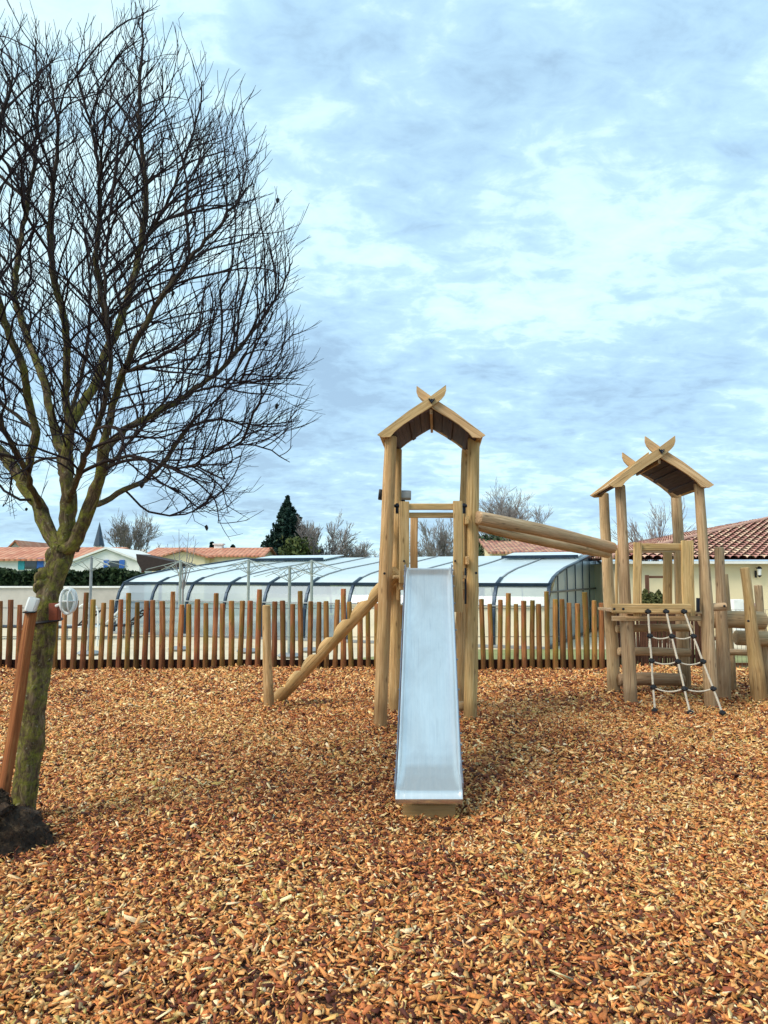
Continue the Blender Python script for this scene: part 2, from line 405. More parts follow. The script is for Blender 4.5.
# ------------------------------------------------------------------ ground
BP = [gnd(a_, b_) for a_, b_ in ((380, 729), (470, 725), (394, 714), (459, 711), (631, 707), (712, 708), (614, 692), (685, 690), (724, 700), (760, 702), (769, 694), (269, 709), (278, 702))] + [Vector((-2.43, 5.2, 0))]
def bumps(x, y):
    h = -0.045 * np.exp(-(((x - .33) / .28) ** 2 + ((y - 4.95) / .22) ** 2)) + 0.03 * np.exp(-(((x - .33) / .40) ** 2 + ((y - 4.5) / .2) ** 2))
    for p_ in BP: h = h + 0.045 * np.exp(-((x - p_.x) ** 2 + (y - p_.y) ** 2) / .028)
    return h
def gh(x, y):
    """height of the chip surface"""
    return (0.030 * np.sin(x * 0.9 + 0.6 * np.sin(y * 0.7)) * np.cos(y * 0.55 + 1.3) + 0.014 * np.sin(x * 2.7 + y * 1.9 + 1)
            + bumps(x, y) + 0.008 * np.sin(x * 6.1 - y * 4.3) + 0.006 * np.sin(x * 11 + 2) * np.cos(y * 9))
def sheet(name, x0, x1, y0, y1, z, m):
    mb = MB(); mb.quad([(x0, y0, z), (x1, y0, z), (x1, y1, z), (x0, y1, z)]); return mb.build(name, m, smooth=False)
struct(sheet('ground', -900, 900, -60, 1600, -0.10, GRASS))
mb = MB(); mb.quad([(-30, 14.5, -0.05), (-1.6, 14.5, -0.05), (1.3, 17.5, -0.05), (12, 17.7, -0.05), (30, 17.7, -0.05), (30, 33, -0.05), (-30, 33, -0.05)][0:7])
struct(mb.build('terrace', PAVE, smooth=False))
mb = MB(); mb.quad([(-30, 13.78, -0.03), (30, 13.78, -0.03), (30, 17.8, -0.03), (1.3, 17.6, -0.03), (-1.6, 14.6, -0.03), (-30, 14.6, -0.03)])
struct(mb.build('grass_strip', GRASS, smooth=False))
xs = np.linspace(-14, 14, 281); ys = np.concatenate([np.linspace(-6, 2, 30), np.linspace(2.05, 13.82, 190)])
X, Y = np.meshgrid(xs, ys); V = np.stack([X, Y, gh(X, Y) - 0.014], -1).reshape(-1, 3)
nx_ = len(xs); i, j = np.meshgrid(np.arange(len(ys) - 1), np.arange(nx_ - 1), indexing='ij'); q = (i * nx_ + j).ravel()
struct(npmesh('bark_mulch_bed', V, np.stack([q, q + 1, q + nx_ + 1, q + nx_], 1), CHIPB, smooth=True))

rg = np.random.default_rng(11)
def chips(n, y0, y1, marg, sc, lift=0.030):
    y = np.sqrt(rg.uniform(y0 ** 2, y1 ** 2, n)); x = rg.uniform(-1, 1, n) * (0.52 * y + marg)
    z = gh(x, y) + np.abs(rg.normal(0, lift * 0.55, n)) - 0.008
    ln = np.clip(rg.lognormal(math.log(0.025), 0.42, n), 0.010, 0.075) * sc
    wd = np.clip(ln * rg.uniform(0.22, 0.75, n), 0.005 * sc, 0.019 * sc); th = rg.uniform(0.0022, 0.0065, n) * sc
    c = np.array([[-.5, -.5, -.5], [.5, -.5, -.5], [.5, .5, -.5], [-.5, .5, -.5], [-.5, -.5, .5], [.5, -.5, .5], [.5, .5, .5], [-.5, .5, .5]])
    V = np.repeat(c[None], n, 0)
    j_ = rg.uniform(-0.26, 0.26, size=(n, 4, 3)); j_[:, :, 2] *= 0.3
    V[:, :4] += j_; V[:, 4:] += j_ + rg.uniform(-0.07, 0.07, size=(n, 4, 3))
    tap = rg.uniform(0.2, 1.0, n)[:, None]                     # wedge-shaped ends
    V[:, [1, 2, 5, 6], 1] *= tap
    V *= np.stack([ln, wd, th], 1)[:, None, :]
    V[:, :, 2] += (V[:, :, 0] ** 2) / ln[:, None] * rg.uniform(-0.5, 0.5, n)[:, None]      # slight curl
    yaw = rg.uniform(0, 2 * math.pi, n); pit = rg.normal(0, 0.44, n); rol = rg.normal(0, 0.5, n)
    cy, sy, cp, sp, cr, sr = np.cos(yaw), np.sin(yaw), np.cos(pit), np.sin(pit), np.cos(rol), np.sin(rol)
    Rm = np.empty((n, 3, 3))
    Rm[:, 0, 0] = cy * cp; Rm[:, 0, 1] = cy * sp * sr - sy * cr; Rm[:, 0, 2] = cy * sp * cr + sy * sr
    Rm[:, 1, 0] = sy * cp; Rm[:, 1, 1] = sy * sp * sr + cy * cr; Rm[:, 1, 2] = sy * sp * cr - cy * sr
    Rm[:, 2, 0] = -sp; Rm[:, 2, 1] = cp * sr; Rm[:, 2, 2] = cp * cr
    V = np.einsum('nij,nkj->nki', Rm, V) + np.stack([x, y, z], 1)[:, None, :]
    pal = np.array([(0.64, 0.29, 0.11), (0.74, 0.42, 0.18), (0.48, 0.18, 0.07), (0.26, 0.08, 0.04), (0.86, 0.62, 0.34), (0.09, 0.028, 0.020),
                    (0.55, 0.40, 0.15), (0.48, 0.20, 0.06), (0.88, 0.75, 0.53), (0.36, 0.26, 0.15)])
    pr = np.array([.19, .17, .14, .12, .13, .10, .04, .05, .045, .015]); pr /= pr.sum()
    # patches of fresher and of older, redder chips
    pn = np.sin(x * 1.3 + 1.7 * np.sin(y * 0.8)) * np.cos(y * 1.1 + x * 0.4) + 0.5 * np.sin(x * 3.1 + y * 2.3)
    k = rg.choice(len(pal), n, p=pr)
    damp = np.exp(-(((x + 1.35) / 1.1) ** 2 + ((y - 5.2) / .8) ** 2)) + .7 * np.exp(-(((x - .75) / .35) ** 2 + ((y - 6.3) / .7) ** 2)) + .5 * np.exp(-(((x - 0.2) / 1.6) ** 2 + ((y - 4.3) / .35) ** 2))
    sw = rg.random(n) < damp * .32; k[sw] = rg.choice([3, 5, 2], sw.sum(), p=[.45, .35, .2])
    sw = (pn < -0.35) & (rg.random(n) < 0.25); k[sw] = rg.choice([2, 3, 5], sw.sum())
    sw = (pn > 0.5) & (rg.random(n) < 0.22); k[sw] = rg.choice([1, 4, 6], sw.sum())
    col = pal[k] * np.array([1.12, 1.01, 0.84]) * rg.uniform(0.72, 1.2, (n, 1)) * rg.uniform(0.93, 1.07, (n, 3))
    col = np.repeat(np.concatenate([col, np.ones((n, 1))], 1)[:, None], 8, 1)
    F_ = np.array([[4, 5, 6, 7], [0, 1, 5, 4], [1, 2, 6, 5], [2, 3, 7, 6], [3, 0, 4, 7]])
    Fq = (np.arange(n)[:, None, None] * 8 + F_[None]).reshape(-1, 4)
    return V.reshape(-1, 3), Fq, col.reshape(-1, 4)
parts = [chips(125000, 2.2, 6.0, 0.9, 1.0), chips(120000, 5.9, 9.8, 0.9, 1.15), chips(80000, 9.7, 13.72, 1.0, 1.55)]
o0 = 0; Vs, Fs, Cs = [], [], []
for (v_, f_, c_) in parts: Vs.append(v_); Fs.append(f_ + o0); Cs.append(c_); o0 += len(v_)
ch = npmesh('wood_chips', np.concatenate(Vs), np.concatenate(Fs), CHIP, col=np.concatenate(Cs))
tag(ch, 'orange-brown wood chips covering the playground floor', 'wood chips', kind='stuff')

# ------------------------------------------------------------------ pool enclosure
Rc = Vector((3.86, 18.0, -0.05)); Lc = Vector((-7.75, 23.05, -0.05))
al = (Lc - Rc).normalized(); LEN = (Lc - Rc).length; ac = Vector((-al.y, al.x, 0)) * -1
if ac.y < 0: ac = -ac
PROF = [(-0.38, 0.0), (-0.36, 0.5), (-0.30, 0.9), (-0.20, 1.2), (0.0, 1.47), (0.45, 1.62), (1.0, 1.73), (2.0, 1.87), (4.0, 2.07), (6.5, 2.34)]
PROF = PROF + [(13.0 - a_, z_) for a_, z_ in reversed(PROF[:-1])]
def EP(s_, w_, z_, up=0.0): return Rc + al * s_ + ac * w_ + Vector((0, 0, z_ + up))
enc = thing('pool_enclosure', 'long low arched swimming pool enclosure with pale panels behind the picket fence', 'pool enclosure', EP(LEN / 2, 6.5, 0))
POLY, t, b = newmat('white_polycarbonate')
o = N(t, 'ShaderNodeTexCoord').outputs['Object']
L(t, ramp(t, noi(t, o, 0.7, 5, 0.6), [(0.3, (0.62, 0.74, 0.76)), (0.7, (0.80, 0.88, 0.88))]), b.inputs['Base Color'])
b.inputs['Roughness'].default_value = 0.28; b.inputs['Transmission Weight'].default_value = 0.25
CLEAR, t, b = newmat('clear_panel')
t.nodes.remove(b); om = t.nodes['Material Output']
tr = N(t, 'ShaderNodeBsdfTransparent'); tr.inputs[0].default_value = (0.80, 0.88, 0.9, 1)
gl = N(t, 'ShaderNodeBsdfGlossy'); gl.inputs['Roughness'].default_value = 0.3; gl.inputs[0].default_value = (0.85, 0.93, 1, 1)
df = N(t, 'ShaderNodeBsdfDiffuse'); df.inputs[0].default_value = (0.42, 0.50, 0.56, 1)
m1 = N(t, 'ShaderNodeMixShader'); fr = N(t, 'ShaderNodeFresnel'); fr.inputs[0].default_value = 1.6
L(t, M(t, 'ADD', fr.outputs[0], 0.08), m1.inputs[0]); L(t, tr.outputs[0], m1.inputs[1]); L(t, gl.outputs[0], m1.inputs[2])
m2 = N(t, 'ShaderNodeMixShader'); m2.inputs[0].default_value = 0.32; L(t, m1.outputs[0], m2.inputs[1]); L(t, df.outputs[0], m2.inputs[2])
L(t, m2.outputs[0], om.inputs[0])
CREAMP = plain('cream_reflection_panel', (0.70, 0.63, 0.47), 0.4, nsc=1.5, var=0.12, bmp=0)  # cream of the ground reflected in the glass, put into the panel colour
NSP = 10; sp_ = LEN / NSP
front = PROF[:5]
for k in range(NSP):
    s0, s1 = k * sp_ + 0.04, (k + 1) * sp_ - 0.04
    mb = MB()
    seq = PROF[4:-4]
    for (a0, z0), (a1, z1) in zip(seq, seq[1:]):
        mb.quad([EP(s0, a0, z0), EP(s0, a1, z1), EP(s1, a1, z1), EP(s1, a0, z0)])
    mb.build('roof_panel', POLY, enc)
    mb = MB()
    lowz = [(-0.29, 0.98)] + front[3:] if k < 4 else front
    for (a0, z0), (a1, z1) in zip(lowz, lowz[1:]):
        mb.quad([EP(s0, a0, z0), EP(s0, a1, z1), EP(s1, a1, z1), EP(s1, a0, z0)])
    mb.build('side_panel', CLEAR, enc)
    mb = MB(); a0, z0 = front[0]; a1, z1 = front[1]
    z1 = 0.98; a1 = -0.345
    if k < 4:
        mb.quad([EP(s0, a0 + .02, 0), EP(s0, -.28, z1), EP(s1, -.28, z1), EP(s1, a0 + .02, 0)])
        mb.build('lower_panel', CREAMP, enc)
mb = MB()
for (a0, z0), (a1, z1) in zip(PROF[-5:], PROF[-4:]):
    mb.quad([EP(0, a0, z0), EP(0, a1, z1), EP(LEN, a1, z1), EP(LEN, a0, z0)])
mb.build('rear_panel', CLEAR, enc)
for k in range(NSP + 1):
    mb = MB(); s0 = k * sp_
    for (a0, z0), (a1, z1) in zip(PROF, PROF[1:]):
        zz = 0.012
        if a1 > 0.5 and k not in (0, NSP): continue
        mb.plank(EP(s0, a0, z0, zz), EP(s0, a1, z1, zz), 0.085, 0.06, al, ch=0.008)
    ar = mb.build('arch', NAVY, enc)
    if k not in (0, NSP):
        mb = MB()
        for (a0, z0), (a1, z1) in zip(PROF, PROF[1:]):
            if a1 > 0.5: mb.plank(EP(s0, a0, z0, .01), EP(s0, a1, z1, .01), 0.04, 0.035, al, ch=0.006)
        mb.build('roof_rib', GREY, ar)
def rail(nm, a0, z0, th=0.07, s0=0, s1=LEN, m=NAVY):
    mplank(nm, EP(s0, a0, z0), EP(s1, a0, z0), th, th, m, enc, side=(0, 0, 1))
rail('eaves_rail', -0.03, 1.475, 0.075); rail('middle_rail', -0.35, 0.98, 0.035, m=GREY); rail('base_rail', -0.38, 0.04, 0.07, m=GREY)
for s0, s1 in ((0.15, 2.45), (8.6, 11.6)):
    mb = MB()
    mb.prism([EP(s0, 5.0, 2.24), EP(s1, 5.0, 2.24), EP(s1, 6.5, 2.41), EP(s0, 6.5, 2.41)], (0, 0, 1), 0.03); h_ = mb.build('roof_hatch', POLY, enc)
    mplank('hatch_frame', EP(s0, 4.95, 2.26), EP(s1, 4.95, 2.26), 0.09, 0.05, NAVY, h_, side=(0, 0, 1))
# glazed right end
def prof_z(a_):
    for (a0, z0), (a1, z1) in zip(PROF, PROF[1:]):
        if a0 <= a_ <= a1: return z0 + (z1 - z0) * (a_ - a0) / (a1 - a0)
    return 0
GTEAL = plain('enclosure_end_glass', (0.10, 0.20, 0.22), 0.12, bmp=0, spec=0.9, nsc=0.8, var=0.5)
mb = MB(); ws = [-0.3 + 1.25 * i_ for i_ in range(11)] + [12.9]
for a0, a1 in zip(ws, ws[1:]):
    mb.quad([EP(0.02, a0, 0.0), EP(0.02, a1, 0.0), EP(0.02, a1, prof_z(a1) - .02), EP(0.02, a0, prof_z(a0) - .02)])
gp = mb.build('end_glazing', CLEAR, enc)
mb = MB()
for a0 in ws[1:-1]: mb.plank(EP(-0.01, a0, 0), EP(-0.01, a0, prof_z(a0) - .03), 0.035, 0.03, ac)
mb.plank(EP(-0.03, -0.1, 1.30), EP(-0.03, 12.9, 1.30), 0.05, 0.03, (0, 0, 1))
mb.plank(EP(-0.03, -0.3, 0.05), EP(-0.03, 12.9, 0.05), 0.08, 0.03, (0, 0, 1))
mb.build('glazing_bars', NAVY, gp)
mb = MB()
for a0, a1 in zip(ws, ws[1:]):
    mb.quad([EP(LEN - .02, a0, 0.0), EP(LEN - .02, a1, 0.0), EP(LEN - .02, a1, prof_z(a1) - .02), EP(LEN - .02, a0, prof_z(a0) - .02)])
mb.build('end_glazing', CLEAR, enc)
# pool inside
POOLM = plain('pool_water_blue', (0.06, 0.30, 0.38), 0.08, bmp=0.05, spec=0.6)
mb = MB(); mb.quad([EP(1.5, 3, 0.0, 0.01), EP(1.5, 9, 0, 0.01), EP(11, 9, 0, 0.01), EP(11, 3, 0, 0.01)]); struct(mb.build('pool_water', POOLM, smooth=False))

# ------------------------------------------------------------------ houses
def gable_house(name, label, x0, x1, yf, depth, eave, ridge, wm, rm, axis='x', oh=0.25, wins=(), ch=None):
    base = Vector(((x0 + x1) / 2, yf, -0.1)); h = thing(name, label, 'house', base)
    mb = MB()
    if axis == 'x':     # ridge runs left-right, eave faces the camera
        pr = [(x0, yf, -.1), (x0, yf + depth, -.1), (x0, yf + depth, eave), (x0, yf + depth / 2, ridge - .05), (x0, yf, eave)]
        mb.prism(pr, (1, 0, 0), x1 - x0)
    else:
        pr = [(x0, yf, -.1), (x1, yf, -.1), (x1, yf, eave), ((x0 + x1) / 2, yf, ridge - .05), (x0, yf, eave)]
        mb.prism(pr, (0, 1, 0), depth)
    mb.build('wall', wm, h, smooth=False)
    mb = MB(); th = 0.12
    if axis == 'x':
        sl_ = (ridge - eave) / (depth / 2)
        for sgn, ye in ((1, yf - oh), (-1, yf + depth + oh)):
            ym = yf + depth / 2; ze = eave - sl_ * oh
            o4 = [Vector((x0 - oh, ye, ze)), Vector((x1 + oh, ye, ze)), Vector((x1 + oh, ym, ridge)), Vector((x0 - oh, ym, ridge))]
            L_ = math.hypot(ym - ye, ridge - ze); g4 = [(0, 0, 0), (x1 - x0, 0, 0), (x1 - x0, L_, 0), (0, L_, 0)]
            up = Vector((0, 0, th)); mb.quad([p + up for p in o4], g4); mb.quad(list(reversed(o4)), g4)
            for a_, b_ in ((0, 1), (1, 2), (3, 0)): mb.quad([o4[a_], o4[b_], o4[b_] + up, o4[a_] + up])
    else:
        xm = (x0 + x1) / 2; sl_ = (ridge - eave) / ((x1 - x0) / 2)
        for xe, sg in ((x0 - oh, -1), (x1 + oh, 1)):
            ze = eave - sl_ * oh
            o4 = [Vector((xe, yf - oh, ze)), Vector((xm, yf - oh, ridge)), Vector((xm, yf + depth, ridge)), Vector((xe, yf + depth, ze))]
            L_ = math.hypot(xm - xe, ridge - ze); g4 = [(0, 0, 0), (0, L_, 0), (depth, L_, 0), (depth, 0, 0)]
            up = Vector((0, 0, th)); mb.quad([p + up for p in o4], g4); mb.quad(list(reversed(o4)), g4)
            for a_, b_ in ((0, 1), (2, 3), (3, 0)): mb.quad([o4[a_], o4[b_], o4[b_] + up, o4[a_] + up])
    rf = mb.build('roof', rm, h, smooth=False)
    for (wx, wz, ww, wh, sm) in wins:
        f_ = MB(); f_.box((wx - ww / 2, yf - .05, wz), (wx + ww / 2, yf - .01, wz + wh)); w_ = f_.build('window', RGLASS, h)
        for sgn, mm in ((-1, sm[0]), (1, sm[1])):
            if mm is None: continue
            f_ = MB(); cx = wx + sgn * (ww / 2 + ww * 0.28 + .03); f_.box((cx - ww * .28, yf - .08, wz - .05), (cx + ww * .28, yf - .02, wz + wh + .05)); f_.build('shutter', mm, h)
    if ch:
        f_ = MB(); f_.box((ch[0] - .35, yf + depth / 2 - .35, ridge - .4), (ch[0] + .35, yf + depth / 2 + .35, ridge + ch[1])); f_.box((ch[0] - .45, yf + depth / 2 - .45, ridge + ch[1]), (ch[0] + .45, yf + depth / 2 + .45, ridge + ch[1] + .12))
        f_.build('chimney', WALLW, rf)
    return h
def X(px, Y): return (px - 384) / F * Y
def Z(py, Y): return at(384, py, Y).z
wz = Z(567.5, 45)
gable_house('house', 'long white house with orange roof behind the dark hedge and the bare tree', X(-60, 47), X(104, 47), 47, 7, Z(560, 47), Z(549, 50.5), WALLW, TILEO,
            wins=[(X(32, 47), Z(569, 47), 0.7, 0.62, (TEAL, BLUE)), (X(-20, 47), Z(569, 47), 0.7, 0.6, (BLUE, BLUE))])
gable_house('house', 'white gable-fronted house with blue shutters beside the dark lean-to roof', X(74, 45), X(140, 45), 45, 6, Z(561.5, 45), Z(549, 45), WALLW, WALLW, axis='y', oh=0.18,
            wins=[(X(115, 45), Z(568, 45), 0.55, 0.42, (BLUE, BLUE))])
gable_house('house', 'beige house with brown-edged gable roof at the far left edge', X(2, 62), X(30, 62), 62, 8, Z(556, 62), Z(541.5, 62), WALLG, TILEO, axis='y')
gable_house('house', 'wide low house with orange roof and white chimney beyond the enclosure', X(146, 62), X(262, 62), 62, 8, Z(556.5, 62), Z(549, 66), WALLC, TILEO, ch=(X(219, 66), 0.35))
gable_house('house', 'small cream gabled wing in front of the orange-roofed house', X(162, 60), X(205, 60), 60, 4, Z(557, 60), Z(551, 60), WALLC, TILEO, axis='y', oh=0.3)
gable_house('house', 'house with weathered tile roof showing above the right end of the pool enclosure', X(492, 44), X(600, 44), 44, 9, Z(553, 44), Z(540.5, 48.5), WALLC, TILE, axis='x')
# dark lean-to
lt = thing('open_shelter', 'dark-roofed open shelter between the white gabled house and the enclosure', 'shelter', (X(160, 40), 40, -.1))
mb = MB(); mb.prism([at(136, 554, 40), at(183, 563.5, 40), at(183, 566, 40), at(142, 571, 40), at(137, 562, 40)], (0.2, 1, 0), 1.5); mb.build('roof', plain('dark_boards', (.035, .022, .02), .8, bmp=0), lt, smooth=False)  # one dark solid covers both roof slope and underside
for px in (140, 158, 176):
    mplank('post', (X(px, 40), 40.6, -.1), (X(px, 40), 40.6, Z(562, 40)), 0.14, 0.14, FRAIL, lt)
mb = MB(); mb.box((X(146, 43), 44.2, -.1), (X(186, 43), 44.5, Z(561, 43))); mb.build('back_wall', WALLC, lt)

# right house: hip roof of roman tiles over cream walls
ez = 2.10; hx0, hy0 = 6.35, 21.6; pitch = 0.197
rh = thing('house', 'cream-walled house with multicoloured clay tile hip roof at the right', 'house', (hx0 + 7, hy0, -.1))
mb = MB(); mb.box((hx0 + .35, hy0 + .35, -.1), (hx0 + 22, hy0 + 20.5, ez - .08), 0.01); mb.build('wall', WALLC, rh, smooth=False)
def tiled_slope(mb, eave0, eave1, upv, clipf, nu, nv, su, sv):
    """real half-round tiles: corrugated sheet stepped once per course, clipped by clipf(u, v)"""
    pass
mb = MB()
HY = 10.4
ux, step_v, roll_u = Vector((1, 0, 0)), 0.36, 0.24
def slope(mb, org, ud, vd, ulen, vlen, lo, hi):
    # columns of tiles; lo(v), hi(v) bound u
    nv = int(vlen / step_v)
    for k in range(nv):
        v0, v1 = k * step_v, (k + 1) * step_v
        a0, a1 = lo((v0 + v1) / 2), hi((v0 + v1) / 2)
        if a1 <= a0: continue
        n = max(1, int((a1 - a0) / roll_u)); j0 = int(a0 / roll_u)
        for j_ in range(j0, j0 + n):
            prev = None
            for q_ in range(7):
                th_ = math.pi * q_ / 6
                du = (j_ + 0.5) * roll_u - math.cos(th_) * roll_u * 0.5; dz = math.sin(th_) * 0.075
                p0 = org + ud * du + vd * v0 + Vector((0, 0, dz + 0.035)); p1 = org + ud * du + vd * (v1 + 0.02) + Vector((0, 0, dz * 0.85))
                g_ = ((j_ + 0.5) * roll_u * 1.0, (v0 + v1) / 2, 0)
                i0 = mb.addv(p0, g_); i1 = mb.addv(p1, g_)
                if prev: mb.f.append((prev[0], i0, i1, prev[1]))
                prev = (i0, i1)
TILE2, t, b = newmat('clay_tiles')
uv = N(t, 'ShaderNodeAttribute', attribute_name='gc').outputs['Vector']
wn = N(t, 'ShaderNodeTexWhiteNoise', noise_dimensions='3D'); L(t, vscale(t, uv, (5, 5, 1)), wn.inputs[0])
c = ramp(t, wn.outputs[0], [(0.0, (0.30, 0.11, 0.09)), (0.25, (0.44, 0.19, 0.15)), (0.5, (0.54, 0.26, 0.20)), (0.75, (0.64, 0.40, 0.27)), (1.0, (0.74, 0.56, 0.38))])
o = N(t, 'ShaderNodeTexCoord').outputs['Object']
c = mixc(t, ramp(t, noi(t, o, 6, 6, 0.7), [(0.5, (0,) * 3), (0.7, (0.6,) * 3)]), c, (0.20, 0.14, 0.11))
L(t, c, b.inputs['Base Color']); b.inputs['Roughness'].default_value = 0.9
slope(mb, Vector((hx0, hy0, ez)), Vector((1, 0, 0)), Vector((0, 1, pitch)), 22, HY, lambda v: v, lambda v: 20)
rf = mb.build('roof', TILE2, rh)
mb = MB()
slope(mb, Vector((hx0, hy0 + 20.8, ez)), Vector((0, -1, 0)), Vector((1, 0, pitch)), 13, 10.3, lambda v: v, lambda v: 20.8 - v)
mb.build('roof_hip', TILE2, rf)
mb = MB(); mb.quad([(hx0, hy0, ez - .01), (hx0 + 19, hy0, ez - .01), (hx0 + 19, hy0 + HY, ez + HY * pitch - .01), (hx0 + HY, hy0 + HY, ez + HY * pitch - .01)])
mb.quad([(hx0, hy0, ez - .01), (hx0 + HY, hy0 + HY, ez + HY * pitch - .01), (hx0, hy0 + 20.8, ez - .01)]); mb.build('roof_deck', FRAIL, rf, smooth=False)
mlog('hip_ridge', [(hx0, hy0, ez + .06), (hx0 + HY, hy0 + HY, ez + HY * pitch + .06)], 0.085, TILE2, rf, wob=0.0)
mplank('fascia', (hx0 - .02, hy0 + .05, ez - .09), (hx0 + 19, hy0 + .05, ez - .09), 0.08, 0.05, WALLW, rh, side=(0, 0, 1))
p = at(757, 572, hy0 + .3)
wl = thing('wall_lantern', 'small black wall lantern on the cream house wall', 'lantern', p)
mb = MB(); mb.plank(p + Vector((-.04, 0, -.16)), p + Vector((-.04, 0, .04)), .06, .03); mb.plank(p + Vector((-.03, 0, .12)), p + Vector((.0, -.12, .12)), .02, .02, (0, 0, 1)); mb.build('bracket', BLACK, wl)
mb = MB(); mb.log([p + Vector((.01, -.12, -.10)), p + Vector((.01, -.12, .09))], [.045, .06], seg=8, wob=0); mb.build('glass', WHITE, wl)
mb = MB(); mb.log([p + Vector((.01, -.12, .09)), p + Vector((.01, -.12, .16))], [.085, .02], seg=8, wob=0); mb.build('cap', BLACK, wl)
mb = MB(); mb.log([p + Vector((.01, -.12, -.15)), p + Vector((.01, -.12, -.09))], [.02, .06], seg=8, wob=0); mb.build('base', BLACK, wl)
p = gnd(737, 640); p = Vector((X(738, 20.8), 20.8, -.1))
ub = thing('utility_box', 'white utility box with reddish side panel at the foot of the cream wall', 'utility box', p)
mb = MB(); mb.box(p + Vector((-.18, 0, 0)), p + Vector((.1, .35, 1.1))); mb.build('cabinet', WHITE, ub)
mb = MB(); mb.box(p + Vector((.11, .02, 0)), p + Vector((.5, .33, 1.0))); mb.build('side_panel', plain('pinkish_panel', (0.50, 0.33, 0.28), 0.7), ub)
# small things against the cream house, seen through the second tower
p = Vector((X(646, 20.2), 20.2, -.1))
tr_ = thing('plant_trellis', 'dark wooden frame with a crossbar against the cream wall, seen through the net tower', 'trellis', p)
mplank('post', p, p + Vector((0, 0, Z(575, 20.2) + .1)), .09, .08, BRUSH, tr_)
mplank('crossbar', at(649, 577, 20.2), at(664, 577, 20.2), .06, .05, BRUSH, tr_, side=(0, 0, 1))
mplank('post', (X(664, 20.2), 20.2, -.1), (X(664, 20.2), 20.2, Z(577, 20.2)), .06, .06, BRUSH, tr_)
rg2 = np.random.default_rng(5)
for k, (px, top) in enumerate(((644, 589), (650, 592), (657, 590), (664, 593))):
    Yp = 19.6; cx = X(px, Yp); zt = Z(top, Yp)
    th_ = thing('shrub', 'olive-green shrub by the cream wall, %s of the four seen through net tower' % ('leftmost', 'second', 'third', 'rightmost')[k], 'shrub', (cx, Yp, -.1), 'shrubs by the cream house')
    P = rg2.normal(size=(1400, 3)); P /= np.linalg.norm(P, axis=1)[:, None]; P *= rg2.uniform(0.5, 1, (1400, 1)) ** 0.4
    P = P * np.array([0.15, 0.2, zt / 2]) + np.array([cx, Yp, zt / 2]); leafcloud('foliage', P, 0.06, OLIVE, th_, 30 + k)
    mlog('stem', [(cx, Yp, -.1), (cx, Yp, zt * .7)], .02, BRUSH, th_, seg=6)

# church
cx = X(99, 300)
chh = thing('church', 'distant church with pointed slate spire behind the white house', 'church', (cx, 300, -.1))
mb = MB(); mb.box((cx - 1.6, 298.4, -.1), (cx + 1.6, 301.6, Z(546, 300))); mb.build('tower', WALLG, chh, smooth=False)
mb = MB(); z0 = Z(546, 300); z1 = Z(521.5, 300); rb = [mb.addv((cx + 2.1 * math.cos(a), 300 + 2.1 * math.sin(a), z0)) for a in [R(22.5 + 45 * i_) for i_ in range(8)]]; tp = mb.addv((cx, 300, z1))
for i_ in range(8): mb.f.append((rb[i_], rb[(i_ + 1) % 8], tp))
mb.build('spire', SLATE, chh, smooth=False)
mb = MB(); mb.prism([(cx + 2.3, 296, -.1), (cx + 2.3, 306, -.1), (cx + 2.3, 306, 8), (cx + 2.3, 301, 12.5), (cx + 2.3, 296, 8)], (1, 0, 0), 16); mb.build('nave', WALLG, chh, smooth=False)

# grey garden wall + hedge
gw = MB(); gw.box((X(-80, 26), 25.6, -.1), (X(129, 25.6), 25.8, Z(588, 25.7)), .01); gwo = thing('garden_wall', 'low pale grey rendered wall below the dark hedge at left', 'wall', (X(20, 26), 25.6, -.1))
gw.build('wall_face', WALLG, gwo, smooth=False)
mplank('coping', (X(-80, 25.7), 25.7, Z(588, 25.7) + .03), (X(129, 25.7), 25.7, Z(588, 25.7) + .03), .06, .3, WALLW, gwo, side=(0, 0, 1))
hd = thing('hedge', 'dark green clipped hedge in front of the white houses at left', 'hedge', (X(40, 28), 28, -.1))
n = 26000; P = np.stack([rg2.uniform(X(-90, 28), X(139, 28), n), 28 + rg2.uniform(-.7, .7, n), rg2.uniform(.1, 1, n) ** .6 * (Z(571.5, 28) + .03)], 1)
P[:, 2] += 0.08 * np.sin(P[:, 0] * 3) * (P[:, 2] > 1.5); leafcloud('foliage', P, 0.13, HEDGE, hd, 3)
mb = MB(); mb.box((X(-88, 28), 27.6, -.1), (X(137, 28), 28.4, Z(576, 28))); mb.build('branches', plain('hedge_core', (0.012, 0.016, 0.008), 0.9), hd)

